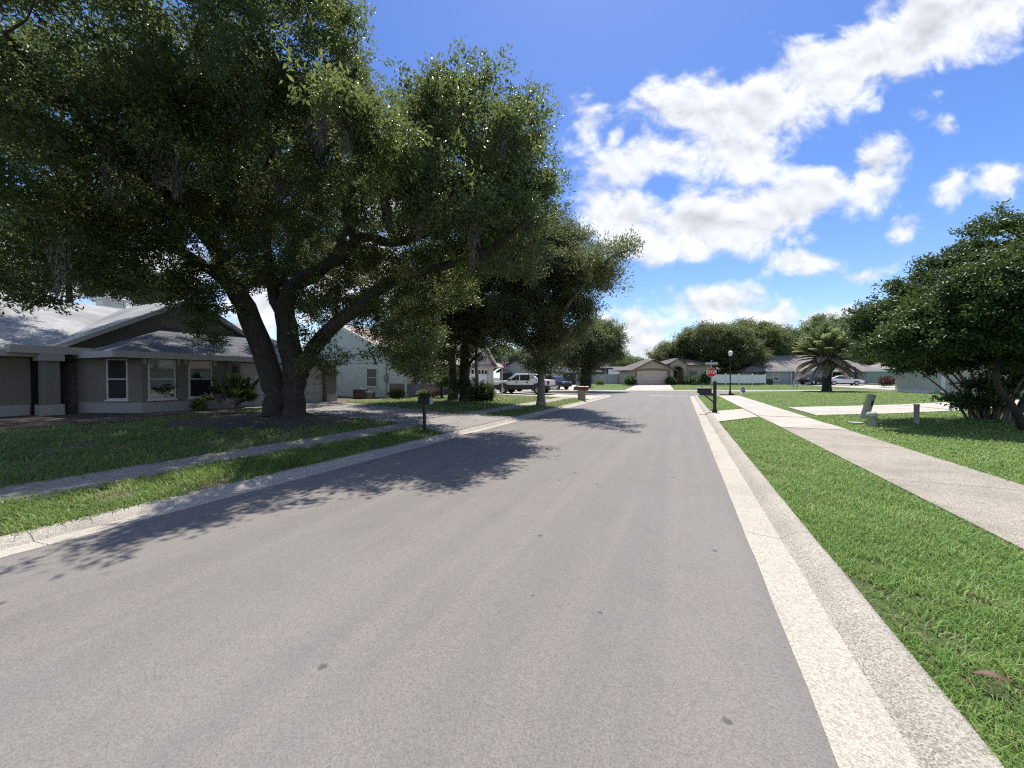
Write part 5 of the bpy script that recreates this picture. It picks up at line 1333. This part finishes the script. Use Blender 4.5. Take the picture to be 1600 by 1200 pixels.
shrub_at('weedy_clump', 'pale green weedy clump by the grey fence', 937, 601, 62, 14, 7, 700, .2, LIGHTLEAF, 82)
shrub_at('small_bush', 'small brownish bush near the teal house', 1430, 603, 52, 10, 5, 500, .18, REDLEAF, 83)
p_ = C(690, 618, 26.8); p_.z = float(hL(-15))
make_tree('young_tree', 'young dark leaved tree standing before the cream front wall', p_, [([C(690, 622, 26.8), C(690, 605, 26.8), C(691, 590, 26.8)], [.10, .08, .05])],
          [lobe(690, 592, 26.8, 16, 14, .7), lobe(694, 580, 26.8, 10, 8, .4)], 40, 130, .11, .4, DARKLEAF, BARK, 84)
# ------------------------------------------------------------------ vehicles: nose towards +x, z up, origin on the ground under the middle
def hull(pts, hw):
    """side outline in x-z swept across the width; hw(x, z) gives the half width there"""
    n = len(pts); v = []; f = []
    cols = (-1.0, -.86, 0, .86, 1.0)
    for c in cols:
        for x, z in pts:
            w = hw(x, z); zz = z - (.03 if abs(c) == 1 else 0)
            v.append((x, c * w, zz if abs(c) == 1 and z > .5 else z))
    for k in range(len(cols) - 1):
        for i in range(n):
            j = (i + 1) % n
            f.append((k * n + i, k * n + j, (k + 1) * n + j, (k + 1) * n + i))
    f.append(tuple(range(n - 1, -1, -1))); f.append(tuple(range((len(cols) - 1) * n, len(cols) * n)))
    return v, f
def body_part(name, pts, hw, m, root, bevel=.03):
    b = MB(); v, f = hull(pts, hw); b.add(v, f)
    o = b.build(name, m, root)
    bm = bmesh.new(); bm.from_mesh(o.data); bmesh.ops.recalc_face_normals(bm, faces=bm.faces)
    es = [e for e in bm.edges if len(e.link_faces) == 2 and e.calc_face_angle(0) > .6]
    if bevel: bmesh.ops.bevel(bm, geom=es, offset=bevel, segments=2, profile=.5, affect='EDGES')
    bm.to_mesh(o.data); bm.free()
    return o
def side_glass(name, quad, hw, root, m=None, t=.012):
    """window on both flanks following the tumblehome; quad in x-z"""
    out = []
    for s in (-1, 1):
        b = MB(); n = len(quad)
        v = [(x, s * (hw(x, z) + t), z) for x, z in quad] + [(x, s * (hw(x, z) - .05), z) for x, z in quad]
        b.add(v, [tuple(range(n)), tuple(range(2 * n - 1, n - 1, -1))] + [(i, i + n, (i + 1) % n + n, (i + 1) % n) for i in range(n)])
        out.append(b.build(name, m or GLASS, root))
    return out
def wheels(root, xs, r, y, w, rim_m):
    for x in xs:
        for s in (-1, 1):
            M = Matrix.Translation((x, s * y, r)) @ Matrix.Rotation(R_(90) * s, 4, 'X')
            b = MB(M); b.lathe([(r * .62, w / 2 * .8), (r * .9, w / 2), (r, w / 2 * .75), (r, -w / 2 * .75), (r * .9, -w / 2), (r * .62, -w / 2 * .8)], 24)
            wo = b.build('wheel', RUBBER, root)
            q = MB(M)
            q.lathe([(r * .63, -w / 2 * .86), (r * .58, -w / 2 * .70), (r * .16, -w / 2 * .9), (r * .12, -w / 2 * 1.0)], 20)
            for k in range(6):
                a = k * math.pi / 3
                q.tube([(math.cos(a) * r * .12, math.sin(a) * r * .12, -w / 2 * .95), (math.cos(a) * r * .6, math.sin(a) * r * .6, -w / 2 * .86)], [.05, .035], 5)
            q.build('rim', rim_m, wo)
CARWHITE = plain('white car paint', (.74, .75, .76), .22, 0, .03); CLAD = plain('dark grey cladding', (.035, .036, .04), .7)
RIM = plain('alloy rim', (.55, .56, .57), .3, .6); TAIL = plain('red tail lamp', (.42, .02, .02), .2); LAMP = plain('clear lamp', (.7, .72, .74), .12); AMBER = plain('amber lamp', (.6, .22, .03), .2)
def pickup(loc, rz):
    root = thing('pickup_truck', loc, 'white crew cab pickup with dark lower cladding, parked in the driveway behind the verge oak', 'pickup', rz)
    hw = lambda x, z: 0.98 - max(0, z - 1.05) * .24 - max(0, abs(x) - 2.2) * .12
    body_part('body', [(2.55, .72), (2.58, .98), (2.45, 1.08), (1.35, 1.17), (.62, 1.70), (.45, 1.76), (-1.0, 1.76), (-1.12, 1.70), (-1.62, 1.28), (-2.60, 1.20), (-2.62, .72)], hw, CARWHITE, root)
    hw2 = lambda x, z: 0.995 - max(0, abs(x) - 2.2) * .1
    body_part('cladding', [(2.66, .42), (2.66, .74), (2.2, .79), (-2.2, .79), (-2.68, .74), (-2.68, .45), (-2.2, .40), (2.2, .38)], hw2, CLAD, root, .025)
    for s in (-1, 1):
        for x in (1.62, -1.62):
            b = MB(); b.add([(x + .56 * math.cos(a), s * 1.008, .40 + .54 * math.sin(a)) for a in np.linspace(-.2, math.pi + .2, 14)] + [(x + .56 * math.cos(a), s * .8, .40 + .54 * math.sin(a)) for a in np.linspace(-.2, math.pi + .2, 14)],
                  [tuple(range(14)) if s < 0 else tuple(range(13, -1, -1))] + [(i, i + 1, i + 15, i + 14) for i in range(13)])
            b.build('wheel_arch', CLAD, root)
    side_glass('side_window', [(.98, 1.17), (.32, 1.64), (.12, 1.64), (.12, 1.17)], hw, root)
    side_glass('side_window', [(.02, 1.17), (.02, 1.64), (-.82, 1.64), (-.88, 1.17)], hw, root)
    b = MB(); b.add([(1.32, -.78, 1.20), (1.32, .78, 1.20), (.68, .70, 1.69), (.68, -.70, 1.69)], [(0, 1, 2, 3)]); b.build('windscreen', GLASS, root)
    b = MB(); b.add([(-1.17, -.66, 1.66), (-1.17, .66, 1.66), (-1.60, .72, 1.31), (-1.60, -.72, 1.31)], [(0, 1, 2, 3)]); b.build('rear_window', GLASS, root)
    wheels(root, (1.62, -1.62), .385, .86, .27, RIM)
    for s in (-1, 1):
        b = MB(); b.box(-2.66, -2.48, s * .93 - .06, s * .93 + .06, .80, 1.17); b.build('tail_lamp', TAIL, root, .01)
        b = MB(); b.box(2.42, 2.62, s * .76 - .14, s * .76 + .14, .84, 1.02); b.build('headlamp', LAMP, root, .02)
        b = MB(); b.box(.92, 1.08, s * 1.10 - .12, s * 1.10 + .10, 1.14, 1.32); b.build('wing_mirror', CLAD, root, .03)
        for x in (.22, -.76): b = MB(); b.box(x, x + .2, s * .985 - .02, s * .985 + .02, .98, 1.03); b.build('door_handle', CLAD, root)
    b = MB(); b.box(-2.78, -2.62, -.9, .9, .46, .66); b.build('rear_bumper', CHROME, root, .02)
    b = MB(); b.box(2.60, 2.74, -.92, .92, .44, .66); b.build('front_bumper', CLAD, root, .03)
    return root
p = CZ(0, 0)
pickup((-12.85, 31.7, float(hL(-12.9)) + .02), R_(180))
def suv(name, loc, rz, paint, label, cat='suv', h=1.75, sedan=False):
    root = thing(name, loc, label, cat, rz)
    if sedan:
        pts = [(2.25, .30), (2.30, .62), (2.1, .76), (1.05, .93), (.25, 1.38), (-.1, 1.43), (-.75, 1.42), (-1.75, 1.05), (-2.25, 1.0), (-2.3, .6), (-2.2, .32)]
        hw = lambda x, z: .90 - max(0, z - .92) * .42 - max(0, abs(x) - 1.7) * .16
        g1 = [(.78, .97), (.20, 1.33), (-.12, 1.35), (-.12, .97)]; g2 = [(-.20, .97), (-.20, 1.35), (-.72, 1.34), (-1.32, 1.05)]
        ws = [(1.03, .95), (.28, 1.37)]; rw = [(-.80, 1.41), (-1.70, 1.07)]; r = .325; wx = 1.35; lz = (.62, .74)
    else:
        pts = [(2.25, .36), (2.30, .75), (2.15, .98), (1.15, 1.08), (.55, 1.62), (.3, h - .03), (-1.5, h), (-2.05, h - .12), (-2.25, 1.05), (-2.28, .5), (-2.2, .36)]
        hw = lambda x, z: .93 - max(0, z - 1.05) * .26 - max(0, abs(x) - 1.7) * .12
        g1 = [(.88, 1.12), (.42, 1.58), (-.12, 1.62), (-.12, 1.12)]; g2 = [(-.22, 1.12), (-.22, 1.62), (-1.75, 1.62), (-1.95, 1.15)]
        ws = [(1.13, 1.11), (.58, 1.60)]; rw = [(-2.08, h - .16), (-2.26, 1.12)]; r = .37; wx = 1.38; lz = (.82, .98)
    body_part('body', pts, hw, paint, root, .04)
    side_glass('side_window', g1, hw, root); side_glass('side_window', g2, hw, root)
    for nm, q in (('windscreen', ws), ('rear_window', rw)):
        o_ = .02 if nm == 'windscreen' else -.02
        b = MB(); (xa, za), (xb, zb) = q
        b.add([(xa + o_, -hw(xa, za) * .86, za + .012), (xa + o_, hw(xa, za) * .86, za + .012), (xb + o_, hw(xb, zb) * .88, zb + .012), (xb + o_, -hw(xb, zb) * .88, zb + .012)], [(0, 1, 2, 3)]); b.build(nm, GLASS, root)
    wheels(root, (wx, -wx), r, .80, .23, RIM)
    for s in (-1, 1):
        b = MB(); b.box(2.02, 2.27, s * .66 - .17, s * .66 + .13, *lz); b.build('headlamp', LAMP, root, .02)
        b = MB(); b.box(-2.29, -2.1, s * .70 - .14, s * .70 + .12, lz[0] + .02, lz[1] + .12); b.build('tail_lamp', TAIL, root, .02)
        b = MB(); b.box(.72, .9, s * 1.0 - .09, s * 1.0 + .08, pts[3][1] + .02, pts[3][1] + .16); b.build('wing_mirror', paint, root, .02)
    b = MB(); b.box(2.26, 2.34, -.5, .5, .42, .62); b.build('grille', BLACK, root, .01)
    return root
DARKCAR = plain('charcoal car paint', (.03, .032, .035), .2, 0, .1); SILVER = plain('silver car paint', (.40, .42, .45), .25, .4, .04)
def on_far(px, py, Z):
    q = C(px, py, Z); xc = (px - 800) / FPX * Z; q.z = float(hF(xc, Z)) + .02; return q
suv('parked_suv', on_far(1272, 601, 59.5), YAW + R_(198), DARKCAR, 'charcoal SUV parked by the white garage door, half behind the palm trunk')
suv('parked_sedan', on_far(1317, 601, 58), YAW + R_(-22), CARWHITE, 'white sedan parked in the driveway right of the palm trunk', 'car', sedan=True)
suv('dark_suv', on_far(866, 604, 50), YAW + R_(-50), DARKCAR, 'dark SUV standing beyond the back end of the white pickup')
suv('silver_van', (-14.0, 35.6, float(hL(-12)) + .02), R_(176), SILVER, 'silver van on the far side of the white pickup', 'van', 1.8)
# ------------------------------------------------------------------ street furniture
def on_left(px, py, Z, x_hint): q = C(px, py, Z); q.z = float(hL(q.x)); return q
def mailbox_body(root, z, L, w, h, m, ang=0.0, x=0.0, flag_m=None, name='box'):
    """arched mailbox, door towards +x"""
    b = MB(); n = 9
    sec = [(-w / 2, 0)] + [(-w / 2 * math.cos(a), h * .55 + h * .45 * math.sin(a)) for a in np.linspace(0, math.pi, n)] + [(w / 2, 0)]
    k = len(sec); v = []
    for xx in (x - L / 2, x + L / 2): v += [(xx, y, z + zz) for y, zz in sec]
    b.add(v, [tuple(range(k)), tuple(range(2 * k - 1, k - 1, -1))] + [(i + k, (i + 1) % k + k, (i + 1) % k, i) for i in range(k)])
    o = b.build(name, m, root)
    d = MB(); v = []
    for xx in (x + L / 2, x + L / 2 + .018): v += [(xx, y * 1.06, z - .008 + zz * 1.05) for y, zz in sec]
    d.add(v, [tuple(range(k)), tuple(range(2 * k - 1, k - 1, -1))] + [(i + k, (i + 1) % k + k, (i + 1) % k, i) for i in range(k)])
    d.box(x + L / 2 + .018, x + L / 2 + .04, -.02, .02, z + h * .8, z + h * .95)
    d.build('door', m, o)
    f = MB(); f.box(x + L * .1, x + L * .1 + .02, -w / 2 - .02, -w / 2 - .006, z + h * .4, z + h * .95); f.box(x + L * .1, x + L * .1 + .10, -w / 2 - .02, -w / 2 - .006, z + h * .95, z + h * 1.15)
    f.build('flag', flag_m or BLACK, o)
    return o
ml = on_left(663, 672, 11.0, 0)
r_ = thing('mailbox', ml, 'black mailbox on a slim black post on the left verge', 'mailbox', 0)
b = MB(); b.box(-.035, .035, -.035, .035, -.2, .80); b.box(-.16, .17, -.06, .06, .775, .80); b.build('post', BLACK, r_)
mailbox_body(r_, .80, .34, .17, .19, BLACK)
b = MB(); b.box(.205, .26, -.05, .05, .78, .95); b.box(.188, .203, -.04, .04, .76, .98); b.build('paper_box', GALV, r_)
BRICK = mat('tan brick', brick_fn((.36, .27, .19), (.26, .19, .135), (.42, .39, .34)))
mb = on_left(909, 626, 26.0, 0)
r_ = thing('brick_mailbox', mb, 'tan brick pillar with a red topped mailbox on the verge near the junction', 'mailbox', R_(8))
b = MB(); b.box(-.24, .24, -.24, .24, -.1, .60); b.build('pillar', BRICK, r_)
b = MB(); b.box(-.30, .30, -.30, .30, .602, .67); b.build('cap', TAUPE, r_, .01)
mailbox_body(r_, .675, .62, .26, .30, plain('dark red mailbox', (.20, .035, .03), .4), 0, .12)
b = MB(); b.box(-.52, -.22, -.15, .15, .69, .93); b.build('paper_box', plain('green box', (.10, .14, .11), .6), r_)
rm = C(1117, 637, 16.9); rm.z = float(hR(rm.x))
r_ = thing('post_mailbox', rm, 'black mailbox on a thick square black post, in front of the stop sign', 'mailbox', R_(180))
b = MB(); b.box(-.065, .065, -.065, .065, -.2, 1.30); b.box(-.045, .62, -.045, .045, .74, .83); b.box(-.085, .085, -.085, .085, 1.30, 1.33)
b.add([(-.07, -.07, 1.33), (.07, -.07, 1.33), (.07, .07, 1.33), (-.07, .07, 1.33), (0, 0, 1.42)], [(0, 1, 4), (1, 2, 4), (2, 3, 4), (3, 0, 4), (3, 2, 1, 0)])
b.box(-.1, .1, -.1, .1, -.05, .12)
b.tube([(.05, 0, .45), (.40, 0, .74)], .03, 6); b.build('post', BLACK, r_)
mailbox_body(r_, .835, .55, .19, .25, BLACK, 0, .40)
# stop sign
def text_mesh(name, body, size, m, parent, M, depth=.004):
    cu = bpy.data.curves.new('lettering', 'FONT'); cu.body = body; cu.size = size; cu.extrude = depth; cu.align_x = 'CENTER'; cu.align_y = 'CENTER'; cu.offset = size * .012
    tmp = bpy.data.objects.new('lettering', cu); COL.objects.link(tmp)
    dg = bpy.context.evaluated_depsgraph_get()
    me = bpy.data.meshes.new_from_object(tmp.evaluated_get(dg)); bpy.data.objects.remove(tmp); bpy.data.curves.remove(cu)
    me.transform(M); me.materials.clear(); me.materials.append(m)
    o = bpy.data.objects.new(name, me); COL.objects.link(o); o.parent = parent
    return o
sp_ = C(1111.5, 614, 32); sp_.z = .09
r_ = thing('stop_sign', sp_, 'red octagonal STOP sign with a street name blade above it', 'road sign', R_(3))
b = MB(); b.box(-.03, .03, -.015, .015, -.2, 2.85); b.build('post', GALV, r_)
zc_ = 1.95; R8 = .405
oc = lambda r: [(r * math.cos(R_(22.5 + 45 * i)), zc_ + r * math.sin(R_(22.5 + 45 * i))) for i in range(8)]
b = MB(); b.prism(oc(R8), -.030, -.018); pl = b.build('border', WHITE, r_)
b = MB(); b.prism(oc(R8 * .94), -.035, -.0305); fc = b.build('sign_face', RED, r_)
text_mesh('lettering', 'STOP', .34, WHITE, fc, Matrix.Translation((0, -.038, zc_ - .0)) @ Matrix.Rotation(R_(90), 4, 'X') @ Matrix.Diagonal((.88, 1.15, 1, 1)))
b = MB(); b.box(-.46, .46, -.008, .008, 2.60, 2.78); b.box(-.04, .04, -.03, .03, 2.56, 2.61); b.build('street_blade', plain('pale green blade', (.42, .52, .47), .4), r_, .004)
b = MB(); b.box(-.008, .008, -.40, .40, 2.80, 2.97); b.build('cross_blade', plain('green blade', (.05, .17, .10), .4), r_)
# lamp post
lp_ = C(1141, 617, 35.2); lp_.z = .10
r_ = thing('street_lamp', lp_, 'black lamp post with a white lantern at the corner of the walk', 'street lamp')
MB().lathe([(.11, -.1), (.11, .12), (.085, .2), (.06, .5), (.052, 1.0), (.045, 3.35), (.07, 3.38), (.09, 3.42), (.05, 3.48)], 14).build('post', BLACK, r_)
MB().lathe([(.09, 3.48), (.13, 3.50), (.18, 3.78), (.19, 3.80)], 16).build('globe', plain('frosted globe', (.80, .80, .78), .3, 0, .03), r_)
MB().lathe([(.21, 3.80), (.20, 3.83), (.13, 3.90), (.05, 3.95), (.02, 4.02)], 16).build('lantern_cap', plain('pale cap', (.62, .63, .64), .35), r_)
# hydrant
hp = C(1161, 617.5, 33.6); hp.z = .12
r_ = thing('fire_hydrant', hp, 'small white fire hydrant with a blue cap beside the end of the walk', 'hydrant', YAW)
HB = plain('blue enamel', (.03, .09, .30), .4)
MB().lathe([(.16, 0), (.16, .05), (.11, .06), (.11, .40), (.14, .41), (.14, .45)], 16).build('barrel', WHITE, r_)
MB().lathe([(.145, .45), (.14, .52), (.10, .60), (.04, .63), (.04, .68)], 16).build('bonnet', HB, r_)
for s in (-1, 1): MB(Matrix.Translation((0, 0, .33)) @ Matrix.Rotation(R_(90) * s, 4, 'Y')).lathe([(.065, .08), (.065, .17), (.04, .18), (.03, .21)], 12).build('side_outlet', HB, r_)
MB(Matrix.Translation((0, 0, .28)) @ Matrix.Rotation(R_(90), 4, 'X')).lathe([(.085, .08), (.085, .17), (.05, .18), (.035, .22)], 12).build('front_outlet', HB, r_)
# utility posts on the right lawn
UT = plain('grey green post', (.43, .44, .41), .7, 0, .25, 9)
def on_right(px, py, Z): q = C(px, py, Z); q.z = float(hR(q.x)); return q
r_ = thing('utility_marker', on_right(1351, 652, 13.6), 'leaning grey green utility post with a label slot beside the driveway', 'utility post', YAW)
M = Matrix.Rotation(R_(17), 4, 'Y')
MB(M).lathe([(.125, -.25), (.12, .82), (.135, .82), (.135, .86), (.12, .885), (.05, .895)], 20).build('post', UT, r_)
b = MB(M); b.box(-.03, .03, -.132, -.118, .48, .66); b.build('tag_plate', DARK, r_)
r_ = thing('cable_pedestal', on_right(1363, 663, 11.6), 'short capped grey utility pedestal standing in the lawn', 'utility post', YAW)
MB().lathe([(.118, -.1), (.118, .30), (.128, .30), (.128, .33)], 20).build('base', UT, r_)
MB().lathe([(.13, .325), (.13, .375), (.10, .42), (.04, .435)], 20).build('cap', plain('pale cap top', (.42, .43, .40), .6, 0, .2), r_)
r_ = thing('marker_post', on_right(1433, 661, 11.9), 'thin upright grey marker post in the lawn shadow', 'post', YAW)
MB().lathe([(.065, -.2), (.065, .56), (.075, .56), (.075, .60), (.06, .61)], 14).build('post', UT, r_); b = MB(); b.box(-.02, .02, -.072, -.06, .40, .52); b.build('tag_plate', GALV, r_)
b = MB(); b.slab([(.15 * math.cos(a) * 1.3, .15 * math.sin(a)) for a in np.linspace(0, 6.283, 17)[:-1]], -.03, .055); o = b.build('valve_lid', plain('pale concrete lid', (.45, .46, .42), .8, 0, .15), None)
o.location = on_right(1338, 659.5, 12.2); tag(o, 'pale oval lid lying in the grass beside the walk', 'lid')
# small posts and box by the sage house
for i, px in enumerate((1240.5, 1246)):
    q = on_far(px, 602, 52)
    r_ = thing('lawn_post', q, ('whiter' if i == 0 else 'darker thinner') + ' of two small posts on the lawn in front of the sage house', 'post', YAW)
    MB().lathe([(.10 - .03 * i, -.1), (.10 - .03 * i, .75), (.12 - .03 * i, .78), (.06, .86)], 10).build('post', (OFFWHITE, UT)[i], r_)
    MB().lathe([(.11 - .03 * i, .86), (.05, .95)], 10).build('cap', DARK, r_)
for i, px in enumerate((1401.5, 1406)):
    q = on_far(px, 602, 51)
    r_ = thing('far_mailbox', q, ('left' if i == 0 else 'right') + ' one of the pair of black far mailboxes beside the reddish bush', 'mailbox', YAW + R_(90))
    b = MB(); b.box(-.05, .05, -.05, .05, -.2, 1.0); b.build('post', BLACK, r_); mailbox_body(r_, 1.0, .5, .2, .25, BLACK)
def condenser(name, label, loc, s, m):
    r_ = thing(name, loc, label, 'air conditioner', YAW)
    b = MB(); b.box(-s / 2, s / 2, -s / 2, s / 2, 0, s * .9); b.build('casing', m, r_, .03)
    b = MB()
    for k in range(9): b.box(-s / 2 - .012, s / 2 + .012, -s / 2 - .012, s / 2 + .012, s * (.08 + .085 * k), s * (.10 + .085 * k))
    b.build('grille', DARK, r_)
    MB().lathe([(s * .4, s * .9), (s * .4, s * .93), (s * .1, s * .96)], 18).build('fan_guard', DARK, r_)
q = C(563, 622, 26.0); q.z = .19
condenser('air_conditioner', 'dark air conditioning unit by the pale blue house wall', q, .72, plain('dark casing', (.09, .085, .08), .6))
q = C(578, 622, 26.2); q.z = .19
condenser('pool_pump_box', 'pale green grey equipment box right of the dark air conditioner', q, .50, plain('green grey casing', (.30, .35, .31), .6))
q = C(1200, 600.5, 60); q.z = .52
condenser('air_conditioner', 'black air conditioner at the end of the white fence by the sage house', q, .95, plain('black casing', (.03, .03, .033), .5))
# flag on its pole
fp = C(784.5, 615.5, 32.4); fp.z = float(hL(-13.8))
r_ = thing('flag_pole', fp, 'white flagpole standing at the edge of the lawn before the pickup nose', 'flagpole', YAW)
MB().lathe([(.035, -.2), (.03, 1.5), (.022, 3.45), (.035, 3.47), (.035, 3.52), (.01, 3.56)], 10).build('pole', WHITE, r_)
def flag_fn(t, bs, out):
    uvn = t.new('ShaderNodeAttribute', attribute_name='fu').outputs['Fac']; v_ = t.new('ShaderNodeAttribute', attribute_name='fv').outputs['Fac']
    st = t.math('LESS_THAN', t.math('FRACT', t.math('MULTIPLY', v_, 6.5)), .5)
    c = t.mix(st, (.70, .68, .66), (.42, .02, .035))
    can = t.math('MULTIPLY', t.math('LESS_THAN', uvn, .4), t.math('GREATER_THAN', v_, .46))
    fx = t.math('SUBTRACT', t.math('FRACT', t.math('MULTIPLY', uvn, 15)), .5); fy = t.math('SUBTRACT', t.math('FRACT', t.math('MULTIPLY', v_, 11)), .5)
    star = t.math('LESS_THAN', t.math('ADD', t.math('MULTIPLY', fx, fx), t.math('MULTIPLY', fy, fy)), .07)
    c = t.mix(can, c, t.mix(star, (.025, .035, .14), (.7, .7, .7)))
    t.l.new(c, bs.inputs['Base Color']); bs.inputs['Roughness'].default_value = .8
nu, nv = 26, 20; co = []; fu = []; fv = []
for j in range(nv + 1):
    for i in range(nu + 1):
        u, v = i / nu, j / nv
        # hangs almost limp: the fly end droops in folds beside the pole
        x = .03 + .30 * u + .03 * math.sin(u * 17 + v * 2); y = .10 * math.sin(u * 13 + v * 1.2) * u ** .5
        z = 3.38 - .80 * (1 - v) - .62 * u ** .8
        co.append((x, y, z)); fu.append(u); fv.append(v)
idx = np.arange((nu + 1) * (nv + 1)).reshape(nv + 1, nu + 1); tr = []
for j in range(nv):
    for i in range(nu): tr += [(idx[j, i], idx[j, i + 1], idx[j + 1, i + 1]), (idx[j, i], idx[j + 1, i + 1], idx[j + 1, i])]
fo = tris_object('flag', np.array(co), np.array(tr), mat('striped flag', flag_fn), None, {'fu': np.array(fu), 'fv': np.array(fv)})
fo.location = fp; fo.rotation_euler = (0, 0, YAW); fo.data.polygons.foreach_set('use_smooth', [True] * len(fo.data.polygons))
tag(fo, 'limp flag with red and white stripes and starred blue corner, on the white pole', 'flag')

# one big brown leaf lying on the verge
b = MB(); nL = 7
for i in range(nL + 1):
    u = i / nL; w = .035 * math.sin(math.pi * min(1, u * .96 + .02)) ** .8; zz = .02 * math.sin(u * 3.1) + .012 * u
    b.v += [(u * .14 - .07, -w * .6, zz + .008), (u * .14 - .07, 0, zz), (u * .14 - .07, w * .6, zz + .010)]
for i in range(nL):
    for j in range(2): b.f.append((i * 3 + j, i * 3 + j + 1, i * 3 + j + 4, i * 3 + j + 3)); b.sm.append(True)
o = b.build('fallen_leaf', plain('brown leaf', (.10, .038, .022), .6, 0, .3, 30))
o.location = (1.40, 2.66, float(hR(1.4)) + .03); o.rotation_euler = (.05, -.05, -.35)
tag(o, 'single reddish brown leaf lying in the verge grass near the kerb', 'leaf')
